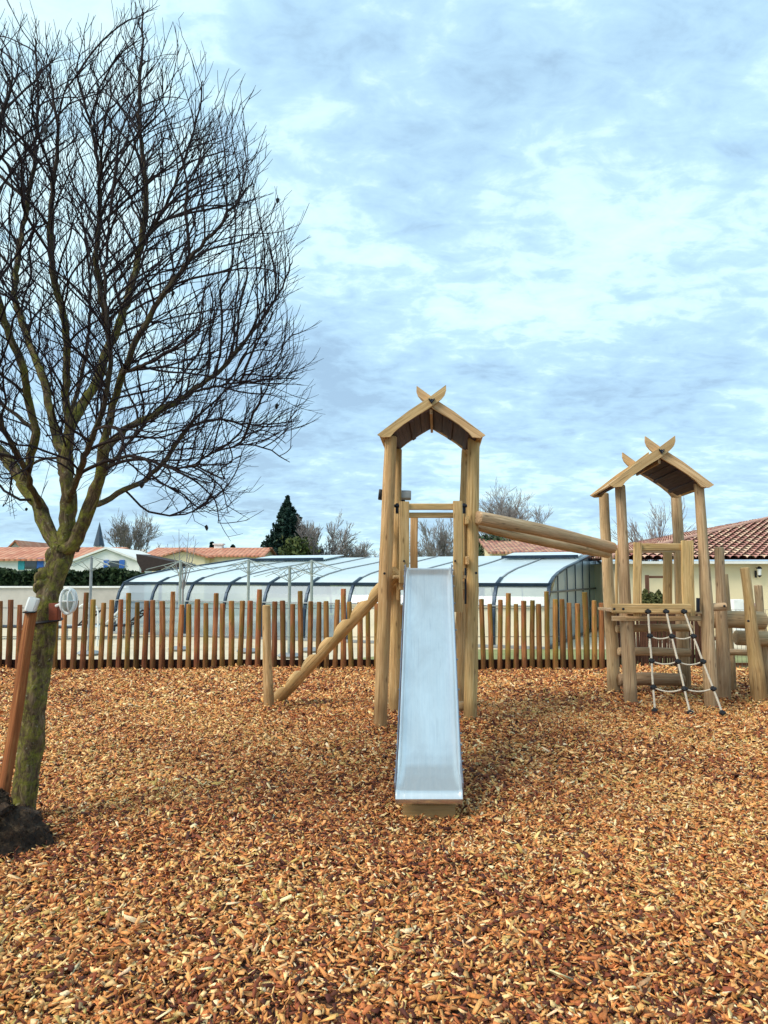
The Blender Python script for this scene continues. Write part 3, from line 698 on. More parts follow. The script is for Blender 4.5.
# ------------------------------------------------------------------ far trees
def bare_tree(name, label, base, h, spread, r0, seed, m=TWIG, group=None, trunk_frac=0.25, levels=5, cat='tree', kids=(3, 4), rmin=0.012):
    rr = random.Random(seed); tr = thing(name, label, cat, base, group)
    tm, cm = MB(), MB(); tm.off = cm.off = seed
    top = Vector(base) + Vector((rr.uniform(-.03, .03) * h, 0, h * trunk_frac))
    tm.log([base, (Vector(base) + top) / 2, top], [r0, r0 * .85, r0 * .7], seg=7, wob=.05, cap=False)
    def grow(p, d, ln, r, lv):
        n = 3; pts = [p]; q = p
        for i_ in range(n):
            d = (d + Vector((rr.gauss(0, .12), rr.gauss(0, .12), rr.gauss(.06, .08)))).normalized(); q = q + d * ln / n; pts.append(q)
        cm.log(pts, [max(rmin, r * (1 - .4 * i_ / n)) for i_ in range(n + 1)], seg=3 if lv > 1 else 5, wob=0, cap=False)
        if lv >= levels: return
        for c_ in range(rr.randint(*kids)):
            k = rr.choice((1, 2, 3)) if c_ else 3
            a = rr.uniform(0, 6.283); tilt = rr.uniform(.2, .62) * spread
            o1 = d.orthogonal().normalized(); o2 = d.cross(o1)
            nd = (d * math.cos(tilt) + (o1 * math.cos(a) + o2 * math.sin(a)) * math.sin(tilt)).normalized()
            grow(pts[k], nd, ln * rr.uniform(.55, .85), r * .6, lv + 1)
    for c_ in range(5):
        a = 6.283 * c_ / 5 + rr.uniform(-.4, .4); tilt = rr.uniform(.1, .75) * spread
        grow(top, Vector((math.cos(a) * math.sin(tilt), math.sin(a) * math.sin(tilt), math.cos(tilt))), h * .30, r0 * .55, 1)
    tm.build('trunk', m, tr); cm.build('crown', m, tr); return tr
def far(px, py_top, Yd): return Vector((X(px, Yd), Yd, -.1)), Z(py_top, Yd) + .1
for (px, pt, Yd, spr, sd_, lab, lv) in (
        (134, 516, 75, .75, 21, 'broad bare tree standing right of the church spire', 5),
        (170, 541, 95, 1.2, 22, 'small hazy bare tree behind the orange-roofed house', 4),
        (320, 521, 70, 0.6, 23, 'slender bare tree just right of the dark conifer', 5),
        (336, 538, 72, 1.4, 24, 'low twiggy bare tree between the conifer and the slide tower', 5),
        (366, 542, 74, 1.4, 25, 'low pale bare tree nearest the left post of the slide tower', 5),
        (442, 524, 60, 0.9, 26, 'bare tree seen through the slide tower under its roof', 5),
        (513, 491, 52, 1.1, 27, 'large rounded bare tree behind the sloping overhead logs', 6),
        (495, 513, 55, 1.2, 28, 'dense bare tree tight against the right post of the slide tower', 5),
        (651, 498, 34, 0.62, 29, 'bare tree framed by the posts of the net tower', 4)):
    bs, h = far(px, pt, Yd)
    bare_tree('bare_tree', lab, bs, h * .98, spr, h * .022, sd_, levels=lv + 1 if lv < 6 else 6, rmin=Yd * 0.00021, kids=(3, 4), trunk_frac=.16)
for k, (px, pt, Yd) in enumerate(((112, 550, 140), (140, 547, 150), (200, 547, 120), (355, 547, 110), (425, 537, 90), (548, 535, 80), (385, 545, 105))):
    bs, h = far(px, pt, Yd)
    lab = ['faint bare bush at the foot of the church spire', 'faint bare bush behind the dark-roofed shelter', 'low bare bush left of the white chimney', 'hazy bush low over the enclosure roof, left of the slide tower',
           'bush between the uprights at the top of the slide', 'bush under the middle of the sloping overhead logs', 'hazy bush hidden partly by the left post of the slide tower'][k]
    bare_tree('bare_bush', lab, bs, h, 1.6, h * .02, 60 + k, levels=5, rmin=Yd * .00022, kids=(3, 4), trunk_frac=.1, cat='bush')
def conifer(label, px, pt, Yd, wpx, seed, m=CONIF):
    bs, h = far(px, pt, Yd); tr = thing('conifer_tree', label, 'tree', bs)
    mlog('trunk', [bs, bs + Vector((0, 0, h * .97))], [h * .02, .03], BRUSH, tr, seg=7)
    rg_ = np.random.default_rng(seed); R0 = wpx / F * Yd / 2; Ps = []
    for i_ in range(44):
        f_ = (i_ / 44); z = h * (.06 + .93 * f_); rr = R0 * (1 - f_) ** .95 * rg_.uniform(.82, 1.15) + .02
        for q_ in range(int(7 + 16 * (1 - f_))):
            a = rg_.uniform(0, 6.283); n_ = int(25 + 170 * rr / R0)
            t_ = rg_.uniform(.05, 1, n_); rad_ = rr * rg_.uniform(.7, 1.1)
            z_ = z - t_ * rad_ * .30 + (t_ ** 3) * rad_ * .38 + rg_.normal(0, .018 * R0, n_)
            sp2 = rg_.normal(0, .05 * (rr * .7 + .3 * R0 * (1 - f_)), (n_, 2)) * (1.2 - t_[:, None] * .8)
            Ps.append(np.stack([bs.x + np.cos(a) * t_ * rad_ + sp2[:, 0], bs.y + np.sin(a) * t_ * rad_ + sp2[:, 1], bs.z + z_], 1))
    leafcloud('crown', np.concatenate(Ps), .0026 * Yd, m, tr, seed, 2.2)
conifer('tall dark conifer rising above the pool enclosure roof', 287, 495, 72, 94, 41)
conifer('small round evergreen just right of the white chimney', 233, 545, 85, 18, 42)
conifer('small evergreen just left of the white chimney', 212, 542, 90, 12, 43)
# lighter green shrub in front of conifer
bs, h = far(294, 538, 66); sh = thing('shrub', 'olive-green leafy shrub in front of the dark conifer', 'shrub', bs)
P = rg2.normal(size=(2500, 3)) * np.array([.55, .5, h * .2]) + np.array([bs.x + .2, bs.y, h * .62]); P = P[P[:, 2] < h * 1.0]; leafcloud('foliage', P, .22, leafmat('shrub_green', (.02, .04, .012), (.09, .11, .03)), sh, 9)
mlog('stem', [bs, bs + Vector((0, 0, h * .8))], .06, BRUSH, sh, seg=6)
bs, h = far(500, 533, 48); sh = thing('shrub', 'dark evergreen bush under the sloping overhead logs beside the slide tower', 'shrub', bs)
P = rg2.normal(size=(4500, 3)); P /= np.linalg.norm(P, axis=1)[:, None]; P *= rg2.uniform(.3, 1, (4500, 1)) ** .5
P = P * np.array([1.9, 1.0, h * .5]) + np.array([bs.x - .3, bs.y, h * .48]); P[:, 2] += rg2.normal(0, .15, len(P)); leafcloud('foliage', P, .15, leafmat('laurel', (.02, .045, .025), (.08, .12, .06)), sh, 12)
mlog('stem', [bs, bs + Vector((0, 0, h * .6))], .08, BRUSH, sh, seg=6)

# ------------------------------------------------------------------ things on the terrace
FL = ['tall pale', 'green-tinged', 'tall grey', 'shorter thin', 'rightmost']
for k, (px, pt, Yd) in enumerate(((92, 556, 16.5), (181, 560, 17.5), (249, 559, 17), (290, 566, 16), (312, 560, 17.2))):
    p = Vector((X(px, Yd), Yd, -.05)); zt = Z(pt, Yd); 
    lab = ['bare parasol frame in front of the grey wall, nearest the big tree', 'bare parasol frame beside the thin sapling', 'tall bare parasol frame midway along the enclosure, left of the other two', 'shorter of the two close bare parasol frames', 'taller of the two close bare parasol frames, nearest the log ramp'][k]
    pf = thing('parasol_frame', lab, 'parasol', p, 'bare parasol frames on the terrace')
    mlog('pole', [p, Vector((p.x, p.y, zt))], .032, GPOLE if k != 0 else GREY, pf, seg=8, wob=0)
    mb = MB()
    for i_ in range(6):
        a = R(20 + 60 * i_); d = Vector((math.cos(a), math.sin(a), 0))
        tp = Vector((p.x, p.y, zt - .02)); e = tp + d * .75 + Vector((0, 0, -.20))
        mb.log([tp, e], .008, seg=5, wob=0, cap=False); mb.log([Vector((p.x, p.y, zt - .33)), tp + d * .38 + Vector((0, 0, -.1))], .007, seg=5, wob=0, cap=False)
    mb.build('ribs', GPOLE, pf)
    mb = MB(); mb.log([(p.x, p.y, -.05), (p.x, p.y, .04)], .24, seg=12, wob=0); mb.build('base', GREY, pf)
p = Vector((X(184, 19), 19, -.05))
sap = thing('sapling', 'thin leafless sapling rising beside a bare parasol frame', 'tree', p)
mlog('trunk', [p, p + Vector((0, 0, 1.5)), p + Vector((-.03, 0, 1.9))], [.03, .022, .018], TWIG, sap, seg=6)
mb = MB()
for (dx, tz) in ((-.16, 2.85), (.08, 2.75), (.27, 2.6), (-.3, 2.3), (.15, 2.3)):
    mb.log([p + Vector((0, 0, 1.3)), p + Vector((dx * .7, .05, 2.0)), p + Vector((dx, .1, tz))], [.014, .010, .005], seg=5, wob=0, cap=False, samples=4)
    for q_ in range(5):
        z_ = 1.9 + q_ * .16; mb.log([p + Vector((dx * .8, .07, z_)), p + Vector((dx * .8 + rnd.uniform(-.15, .15), .1, z_ + .15))], [.005, .003], seg=3, wob=0, cap=False)
mb.build('branches', TWIG, sap)
# stacked loungers by the wall
for k, (px, Yd, dk) in enumerate(((62, 20.6, 1), (88, 20.9, 0), (112, 21.4, 1), (20, 20.8, 1))):
    x = X(px, Yd)
    lab = ['dark sun lounger with raised back just right of the big tree trunk', 'pale sun lounger, middle of the three right of the tree', 'dark sun lounger nearest the left end of the pool enclosure', 'dark sun lounger seen left of the big tree trunk'][k]
    lo = thing('sun_lounger', lab, 'sun lounger', (x, Yd, -.05), 'sun loungers on the terrace')
    mm = DARK if dk else WHITE
    for sy in (-.3, .3):
        mb = MB(); mb.log([(x - .85, Yd + sy, .28), (x + .55, Yd + sy, .28), (x + 1.0, Yd + sy, .72)], .022, seg=6, wob=0); mb.build('side_rail', mm, lo)
    mb = MB()
    for q_ in range(13): mb.plank((x - .8 + q_ * .1, Yd - .3, .30), (x - .8 + q_ * .1, Yd + .3, .30), .07, .015, (1, 0, 0))
    mb.build('slat_bed', mm, lo)
    mb = MB()
    for q_ in range(5): mb.plank((x + .6 + q_ * .085, Yd - .3, .34 + q_ * .085), (x + .6 + q_ * .085, Yd + .3, .34 + q_ * .085), .07, .015, (1, 0, 1))
    mb.build('backrest', mm, lo)
    for sx in (-.6, .5):
        for sy in (-.3, .3): mlog('leg', [(x + sx, Yd + sy, -.05), (x + sx, Yd + sy, .28)], .02, mm, lo, seg=6, wob=0)
p = Vector((X(86, 18.6), 18.6, -.05))
hr = thing('pool_handrail', 'white curved tubular handrail standing between the loungers', 'handrail', p)
mb = MB()
mb.log([p + Vector((-.18, 0, 0)), p + Vector((-.18, 0, .75)), p + Vector((-.05, 0, .98)), p + Vector((.2, 0, 1.0)), p + Vector((.34, 0, .8)), p + Vector((.34, 0, 0))], .02, seg=8, wob=0, samples=5); mb.build('tube', WHITE, hr)

# ------------------------------------------------------------------ picket fence
FY = 13.62
fn = thing('picket_fence', 'low fence of uneven brown timber pickets in front of the pool enclosure', 'fence', (-2, FY, 0))
x = X(-70, FY); k = 0
xe = X(612, FY)
while x < xe:
    zt = 1.17 + rnd.uniform(-.07, .05)
    if k % 5 == 2: zt = 1.36 + rnd.uniform(-.04, .04)
    wd = rnd.uniform(.088, .104)
    a = rnd.gauss(0, .018)
    mb = MB()
    pts = [(x, FY, -.03), (x + a * .5 + rnd.gauss(0, .004), FY, zt * .5), (x + a, FY, zt)]
    mb.log(pts, [wd / 2 * 1.04, wd / 2, wd / 2 * .93], seg=10, wob=.08, samples=3)
    mb.build('picket', PICK, fn)
    f_ = (x - X(0, FY)) / (X(600, FY) - X(0, FY)); x += (.163 - .027 * max(0, min(1, f_))) * rnd.uniform(.95, 1.05); k += 1
mplank('kick_board', (X(-75, FY), FY + .055, .075), (xe, FY + .055, .075), .17, .035, FRAIL, fn, side=(0, 0, 1), sub=20, wav=.01)
for z_ in (1.06, .56):
    mlog('wire', [(X(-75, FY), FY + .05, z_), (0, FY + .05, z_ - .01), (xe, FY + .05, z_)], .006, GREY, fn, seg=5, wob=0)
# brushwood screen and mesh fence to the right
bsx0, bsx1 = X(613, FY), X(702, FY)
bf = thing('brushwood_screen', 'dark brown brushwood fence panel behind the net tower', 'fence', ((bsx0 + bsx1) / 2, FY, 0))
mb = MB(); x = bsx0
while x < bsx1:
    mb.log([(x, FY + .15 + rnd.uniform(-.02, .02), -.02), (x + rnd.uniform(-.02, .02), FY + .15, 1.0 + rnd.uniform(-.06, .06))], rnd.uniform(.010, .016), seg=5, wob=0, cap=False); x += .021
mb.build('reeds', BRUSH, bf)
for px in (613, 656, 702): mlog('post', [(X(px, FY), FY + .22, -.05), (X(px, FY), FY + .22, 1.1)], .045, PICK, bf, seg=9)
for z_ in (.2, .85): mplank('rail', (bsx0, FY + .19, z_), (bsx1, FY + .19, z_), .06, .03, FRAIL, bf, side=(0, 0, 1))
mf = thing('wire_mesh_fence', 'square wire mesh fence with wooden rails right of the net tower', 'fence', (X(750, FY), FY, 0))
mb = MB(); x0_, x1_ = X(702, FY), X(860, FY)
x = x0_
while x < x1_: mb.log([(x, FY + .1, .02), (x, FY + .1, 1.02)], .0035, seg=4, wob=0, cap=False); x += .075
z_ = .05
while z_ < 1.03: mb.log([(x0_, FY + .1, z_), (x1_, FY + .1, z_)], .0035, seg=4, wob=0, cap=False); z_ += .075
mb.build('mesh', plain('mesh_wire', (.16, .13, .10), .6, .2, bmp=0), mf)
for px in (760, 830): mlog('post', [(X(px, FY), FY + .16, -.05), (X(px, FY), FY + .16, 1.1)], .05, PICK, mf, seg=9)
for z_ in (.06, .52): mplank('rail', (x0_, FY + .14, z_), (x1_, FY + .14, z_), .07, .04, PICK, mf, side=(0, 0, 1))

# ------------------------------------------------------------------ towers
BARD = [(-.585, -.378), (-.48, -.297), (-.247, -.117), (-.03, .027), (.158, .166), (.160, .105), (.143, .055), (.113, .018), (.06, -.03), (-.03, -.092), (-.16, -.17), (-.30, -.262), (-.40, -.345), (-.445, -.400), (-.53, -.408)]
def gable_boards(tw, xc, zc, Yf, sc, th=.035):
    for mir, yo in ((1, 0), (-1, th + .002)):
        mb = MB()
        pts = [Vector((xc + mir * a * sc, Yf + yo, zc + c_ * sc)) for a, c_ in BARD]
        # round the outline a little
        mb.prism(pts if mir == -1 else pts, (0, 1, 0), th, grain=(mir * .83, 0, .55))
        mb.build('gable_board', PLY, tw, smooth=False)
def roof(tw, xc, zc, Y0, Y1, sc, dx=0.0):
    gable_boards(tw, xc, zc, Y0, sc); gable_boards(tw, xc + dx, zc, Y1 - .08, sc)
    ya, yb = Y0 + .075, Y1 - .085
    for mir in (-1, 1):
        mb = MB()
        prof = [(0.0, -.03), (.13, -.085), (.25, -.160), (.40, -.265), (.56, -.375)]
        for (a0, c0), (a1, c1) in zip(prof, prof[1:]):
            d = Vector((mir * (a1 - a0), 0, c1 - c0)); L_ = d.length; d.normalize()
            c_ = Vector((xc + mir * (a0 + a1) / 2 * sc, 0, zc + ((c0 + c1) / 2 - .01) * sc))
            mb.plank((c_.x, ya, c_.z), (c_.x + dx, yb, c_.z), L_ * sc * 1.0, .022, d, ch=.003)
        mb.build('roof_panel', PLY, tw)
        mb = MB()                                       # underside lining, roof shade put into its dark colour
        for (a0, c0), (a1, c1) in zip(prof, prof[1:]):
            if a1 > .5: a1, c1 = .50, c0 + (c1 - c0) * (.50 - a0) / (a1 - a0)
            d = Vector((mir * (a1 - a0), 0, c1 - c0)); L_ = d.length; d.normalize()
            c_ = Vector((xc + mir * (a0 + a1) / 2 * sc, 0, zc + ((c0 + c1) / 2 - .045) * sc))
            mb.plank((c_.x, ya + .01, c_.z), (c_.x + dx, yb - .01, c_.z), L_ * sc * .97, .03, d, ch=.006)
        mb.build('shaded_lining', UND, tw)
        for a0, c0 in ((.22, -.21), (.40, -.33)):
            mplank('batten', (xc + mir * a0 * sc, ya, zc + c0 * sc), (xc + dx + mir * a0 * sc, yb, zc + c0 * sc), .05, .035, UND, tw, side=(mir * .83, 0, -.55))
    mplank('ridge_beam', (xc, ya, zc - .11 * sc), (xc + dx, yb, zc - .11 * sc), .03, .06, ROBG, tw, side=(1, 0, 0))
    mb = MB()                                           # small dark V-shaped fixing at the crossing
    mb.plank((xc, Y0 - .012, zc - .035 * sc), (xc - .03, Y0 - .012, zc + .012 * sc), .014, .02, (1, 0, 0)); mb.plank((xc, Y0 - .012, zc - .035 * sc), (xc + .03, Y0 - .012, zc + .012 * sc), .014, .02, (1, 0, 0))
    mb.log([(xc, Y0 - .015, zc - .005), (xc, Y0 + .01, zc - .005)], .018, seg=10, wob=0); mb.build('ridge_bolt', DARK, tw)
def post(tw, b_, t_, Yd, r0, r1, m=ROB, nm='post', seed=None, bend=.012):
    p0 = gnd(*b_) if Yd is None else Vector(at(b_[0], b_[1], Yd)); p0.z = -.06; Yb = p0.y
    p1 = at(t_[0], t_[1], Yb)
    mid = (p0 + p1) / 2 + Vector((rnd.uniform(-bend, bend), rnd.uniform(-bend, bend), 0))
    q1 = p0.lerp(mid, .5) + Vector((rnd.uniform(-bend, bend), 0, 0)) * .6; q2 = mid.lerp(p1, .5) + Vector((rnd.uniform(-bend, bend), 0, 0)) * .6
    o_ = mlog(nm, [p0, q1, mid, q2, p1], [r0, r0 * .98, (r0 + r1) / 2, r1, r1 * .97], m, tw, samples=7, seg=18, wob=.05, lump=3.0)
    return p0, p1
def bolt(tw, p, r=.016, d=(0, -1, 0)):
    mlog('bolt', [p, Vector(p) + Vector(d) * .02], r, BLACK, tw, seg=10, wob=0)

T1 = thing('slide_tower', 'tall round-post timber tower with pointed roof and steel slide, centre', 'play tower', (at(432, 640, 8.5).x, 8.6, 0))
fl = post(T1, (380, 729), (391, 436), None, .074, .068); frp = post(T1, (470, 725), (474, 434), None, .074, .070)
bl = post(T1, (394, 714), (397.5, 449), None, .070, .056); br = post(T1, (459, 711), (466, 449), None, .070, .056)
roof(T1, at(431.5, 400, 8.1).x, at(431.5, 400, 8.1).z, 8.10, 9.34, .99, .075)
# platform
px0, px1 = fl[0].x + .04, frp[0].x - .03; PZ = 1.60
for k in range(6):
    y_ = 8.05 + k * .2
    mplank('floor_board', (px0 + .10, y_, PZ), (px1 - .06, y_, PZ), .035, .18, ROB, T1, side=(0, 0, 1))
for y_ in (8.12, 9.1): mplank('joist', (px0 + .16, y_, PZ - .09), (px1 - .06, y_, PZ - .09), .09, .06, ROB, T1, side=(0, 0, 1))
# entry frame either side of the slide head
def board(tw, pxa, pxb, ya, yb, Yd, m=ROB, th=.035, nm='upright', tilt=0):
    a, b_ = at((pxa + pxb) / 2, yb, Yd), at((pxa + pxb) / 2 + tilt, ya, Yd)
    return mplank(nm, a, b_, (pxb - pxa) / F * Yd, th, m, tw, side=(1, 0, 0), ch=.014, sub=6, wav=.012)
board(T1, 399, 409, 501.5, 583, 7.95); board(T1, 453, 462.5, 501, 612, 7.95)
board(T1, 410.5, 418, 516, 570, 9.12); board(T1, 396.5, 400, 514, 600, 9.0); board(T1, 463.5, 466.5, 514, 600, 9.0)
def hrail(tw, pxa, pxb, ya, yb, Yd, m=ROB, nm='rail', th=.03):
    a, b_ = at(pxa, (ya + yb) / 2, Yd), at(pxb, (ya + yb) / 2, Yd)
    return mplank(nm, a, b_, (yb - ya) / F * Yd, th, m, tw, side=(0, 0, 1), ch=.008)
hrail(T1, 404, 458, 503.5, 510, 7.99); hrail(T1, 404, 458, 512.5, 518, 8.03)
# side barriers (seen edge on), wooden boards with rails
for sx, xa in ((-1, px0 + .0), (1, px1 + .0)):
    for z_ in (2.22, 1.78): mplank('rail', (xa, 8.3, z_), (xa, 9.15, z_), .09, .03, ROB, T1, side=(0, 0, 1))
    for y_ in (8.5, 8.72, 8.94): mplank('barrier_board', (xa - sx * .031, y_, 1.66), (xa - sx * .031, y_, 2.30), .12, .028, ROB, T1, side=(0, 1, 0), ch=.01)
for (px, py) in ((384.5, 573.5), (476, 573)): bolt(T1, at(px, py, 8.20), .014)
for (px, py) in ((404, 561), (455, 561)): bolt(T1, at(px, py, 7.93), .011)
for px in (464, 397): 
    mb = MB(); q = at(px, 508, 8.35); mb.plank(q + Vector((0, 0, -.06)), q + Vector((0, 0, .05)), .03, .05); mb.log([q + Vector((-.03, -.03, .02)), q + Vector((.03, -.03, .02))], .018, seg=8, wob=0); mb.build('bracket', DARK, T1)
mplank('steel_strap', at(465.5, 568, 8.1), at(465.5, 604, 8.1), .02, .03, DARK, T1)
# footing timber behind right post
mplank('foot_block', at(456, 706, 8.6), at(464, 706, 8.6), .09, .1, ROBG, T1, side=(0, 0, 1))
# slide
prof = [(7.98, 1.69), (7.72, 1.69), (7.60, 1.68), (7.50, 1.625), (7.38, 1.535), (7.1, 1.33), (6.7, 1.035), (6.3, .735), (6.0, .505), (5.82, .375), (5.72, .315), (5.60, .265), (5.45, .222), (5.32, .195), (5.25, .182)]
xt, xb = at(428.7, 568, 7.55).x, at(428.9, 802, 5.27).x
W2 = .212
def scx(y_): f_ = (y_ - 5.25) / (7.55 - 5.25); return xb + (xt - xb) * f_
# resample profile
pp = []
for i_ in range(len(prof) - 1):
    for k in range(4): 
        f_ = k / 4; pp.append((prof[i_][0] * (1 - f_) + prof[i_ + 1][0] * f_, prof[i_][1] * (1 - f_) + prof[i_ + 1][1] * f_))
pp.append(prof[-1])
sld = MB(); rows = []; ln = 0; prev = None
cs = [(-W2 - .010, .050), (-W2 - .002, .055), (-W2 + .005, .05), (-W2 + .008, .025), (-W2 + .022, .008), (-W2 + .05, 0), (-.1, 0), (0, 0), (.1, 0)] 
cs = cs + [(-a_, h_) for a_, h_ in reversed(cs[:6])]
lip = [(5.225, .165), (5.215, .14), (5.225, .115), (5.245, .10)]
for i_, (y_, z_) in enumerate(pp + lip):
    if prev: ln += math.hypot(y_ - prev[0], z_ - prev[1])
    fade = max(0, min(1, (y_ - 5.27) / .35, (7.62 - y_) / .2)) if i_ < len(pp) else 0
    row = []
    for a_, h_ in cs:
        hh = h_ * (.15 + .85 * fade)
        j = min(max(i_, 1), len(pp) - 2) if i_ < len(pp) else len(pp) - 2
        ty, tz = pp[j + 1][0] - pp[j - 1][0], pp[j + 1][1] - pp[j - 1][1]; tl = math.hypot(ty, tz)
        ny, nz = tz / tl, -ty / tl
        if i_ >= len(pp): ny, nz = 0, 0
        row.append(sld.addv((scx(y_) + a_, y_ + ny * hh * 1, z_ + nz * hh), (a_, h_, ln)))
    rows.append(row); prev = (y_, z_)
for A, B in zip(rows, rows[1:]):
    for k in range(len(cs) - 1): sld.f.append((A[k], A[k + 1], B[k + 1], B[k]))
so = sld.build('slide', STEEL, T1); so['label'] = 'brushed stainless steel slide'
for sg in (-1, 1):
    mb = MB()
    for (y0_, z0_), (y1_, z1_) in zip(pp[6::3], pp[9::3]):
        mb.plank((scx(y0_) + sg * (W2 + .016), y0_, z0_ - .005), (scx(y1_) + sg * (W2 + .016), y1_, z1_ - .005), .10, .010, (0, .5, 1), ch=.002)
    mb.build('side_wall', STEELR, so)
    for i_ in range(8, len(pp) - 8, 3):
        mb = MB(); y_, z_ = pp[i_]; mb.log([(scx(y_) + sg * (W2 + .02), y_, z_ + .03), (scx(y_) + sg * (W2 + .032), y_, z_ + .03)], .008, seg=6, wob=0); mb.build('rivet', GREY, so)
mb = MB(); mb.plank((scx(5.3) - .175, 5.34, .02), (scx(5.3) + .175, 5.34, .02), .15, .09, (0, 0, 1), ch=.02); mb.build('foot_support', ROB, so)
for sg in (-1, 1): mlog('strut', [(scx(6.8) + sg * .17, 6.85, -.05), (scx(6.9) + sg * .17, 6.9, 1.1)], .022, GREY, so, seg=8, wob=0)

# lamp / box on tower
q = at(394, 495, 9.25)
lb = thing('floodlight', 'grey box-shaped floodlight with dark front, fixed behind the slide tower post', 'floodlight', q)
mb = MB(); mb.plank(at(383, 495.0, 9.25), at(411, 495.5, 9.25), .115, .12, (0, 0, 1), ch=.025); mb.build('housing', GREY, lb)
mb = MB(); mb.plank(at(378.5, 494.5, 9.25), at(383.2, 495, 9.25), .12, .135, (0, 0, 1), ch=.008); mb.build('front_hood', BLACK, lb)
mb = MB(); mb.plank(at(396, 501, 9.25), at(405, 501, 9.25), .03, .06, (0, 0, 1)); mb.plank(at(399, 501, 9.25), at(399, 513, 9.2), .05, .02, (1, 0, 0)); mb.build('bracket', DARK, lb)

# notched log ramp
LR = thing('notched_log_ramp', 'sloping round log with cut steps leading up to the slide tower', 'climbing log', gnd(278, 700))
p0 = gnd(277, 701); p0.z = 0.02; p1 = at(398, 571, 8.95)
ax = (p1 - p0); AL = ax.length; ax.normalize(); upn = Vector((0, 0, 1)); upn = (upn - ax * upn.dot(ax)).normalized()
per = AL / 7.3
def notch(off, ln_, r):
    f_ = ((ln_ + .06) % per) / per
    tri = f_ / .45 if f_ < .45 else (1 - f_) / .55
    cut = r * (-.12 + 1.5 * tri)
    h_ = off.dot(upn)
    return off - upn * max(0, h_ - min(cut, r * 1.05))
mb = MB(); n = 170; mb.log([p0 + ax * AL * i_ / n for i_ in range(n + 1)], [.088 - .010 * i_ / n for i_ in range(n + 1)], seg=30, wob=.035, notch=notch)
mb.build('notched_log', ROB, LR)
q0 = gnd(269.5, 709); q0.z = -.05; q1 = at(266.5, 605, q0.y)
mlog('hand_post', [q0, (q0 + q1) / 2 + Vector((-.01, 0, 0)), q1], [.064, .056, .052], ROB, LR, samples=8, seg=16, wob=.05)

# tower 2
T2 = thing('net_tower', 'smaller roofed timber tower with rope climbing net at the right', 'play tower', (at(660, 640, 10).x, 10.1, 0))
f2 = post(T2, (631, 707), (620, 485), None, .084, .064, ROBG); r2 = post(T2, (712, 708), (698.5, 483), None, .084, .062, ROBG)
b2 = post(T2, (614, 692), (603.5, 493), None, .088, .072, ROBG); k2 = post(T2, (685, 690), (676, 493), None, .088, .075, ROBG)
roof(T2, at(661.3, 450.5, 9.4).x, at(662, 450.5, 9.4).z, 9.40, 10.72, 1.12, .10)
for k in range(7):
    y_ = 9.66 + k * .19
    mplank('floor_board', (f2[0].x - .05, y_, 1.16), (r2[0].x - .05, y_, 1.16), .035, .175, ROBG, T2, side=(0, 0, 1))
mplank('net_beam', at(612, 608.5, 9.42), at(690, 608.5, 9.42), .115, .06, ROB, T2, side=(0, 0, 1), ch=.01)
mplank('joist', at(612, 618.5, 9.62), at(712, 618.5, 9.62), .06, .06, ROBG, T2, side=(0, 0, 1))
board(T2, 633, 641.5, 542.5, 616, 9.5, ROB); board(T2, 682.5, 695, 540.5, 616, 9.5, ROB, tilt=-2)
board(T2, 663, 672, 552, 612, 10.9, ROB); board(T2, 676, 681.5, 551, 606, 10.7, ROB); board(T2, 615.5, 618, 548, 608, 10.2, ROB)
hrail(T2, 637, 690, 543.5, 550.5, 9.54, ROB); hrail(T2, 608, 676, 550, 553, 10.95, ROBG); hrail(T2, 625, 690, 616, 619, 9.6, ROBG)
bolt(T2, at(623, 609, 9.36)); bolt(T2, at(614, 609, 9.36)); 
mlog('rail_end', [at(710, 607.5, 9.6), at(726, 606.5, 9.6)], .05, ROBG, T2, seg=14); bolt(T2, at(724, 606, 9.52), .014)
mplank('bracket', at(698, 598, 9.5), at(698, 612, 9.5), .035, .04, DARK, T2)
# rope net
net = MB(); TOP = [(648, 611.5), (666, 611.5), (684, 611.5)]; BOT = [(655, 714.5), (690.5, 717), (723, 717)]
Yt, Yb = 9.37, 9.12
def npnt(k, f_):
    b_ = gnd(*BOT[k]); b_.z = .03; a_ = at(*TOP[k], Yt); return a_.lerp(b_, f_)
for k in range(3):
    net.log([npnt(k, i_ / 14) + Vector((rnd.gauss(0, .0012), rnd.gauss(0, .002), 0)) for i_ in range(15)], .0125, seg=8, wob=.03, lump=30)
for f_ in (.25, .50, .76):
    for k in (0, 1):
        a_, b_ = npnt(k, f_), npnt(k + 1, f_ - .004)
        sg_ = rnd.uniform(.03, .06)
        pts = [a_.lerp(b_, t_) + Vector((0, 0, -sg_ * 4 * t_ * (1 - t_))) for t_ in [i_ / 8 for i_ in range(9)]]
        net.log(pts, .0085, seg=8, wob=.03, lump=30, cap=False)
no = net.build('rope_net', ROPE, T2)
a_, b_ = npnt(1, .99), npnt(2, .99)
for k in range(3):
    for f_ in (.0, .25, .50, .76, .985):
        q = npnt(k, f_); mb = MB(); d = (npnt(k, 1) - npnt(k, 0)).normalized()
        mb.log([q - d * .032, q - d * .018, q + d * .018, q + d * .032], [.014, .025, .025, .014], seg=10, wob=.08)
        mb.log([q + Vector((-.035, -.004, 0)), q + Vector((.035, -.004, 0))], .019, seg=8, wob=.05); mb.build('connector', BLACK, no)
# log wall at the back of tower 2
for (pa, pb, r_, Ya, Yb_) in (((616, 629), (692, 628), .052, 10.75, 10.8), ((618, 651.5), (690, 653), .058, 10.75, 10.8), ((618, 680), (684, 680), .088, 10.85, 10.85)):
    mlog('cross_log', [at(*pa, Ya), (at(*pa, Ya) + at(*pb, Yb_)) / 2 + Vector((0, 0, .012)), at(*pb, Yb_)], r_, ROBG, T2, seg=14, samples=6)

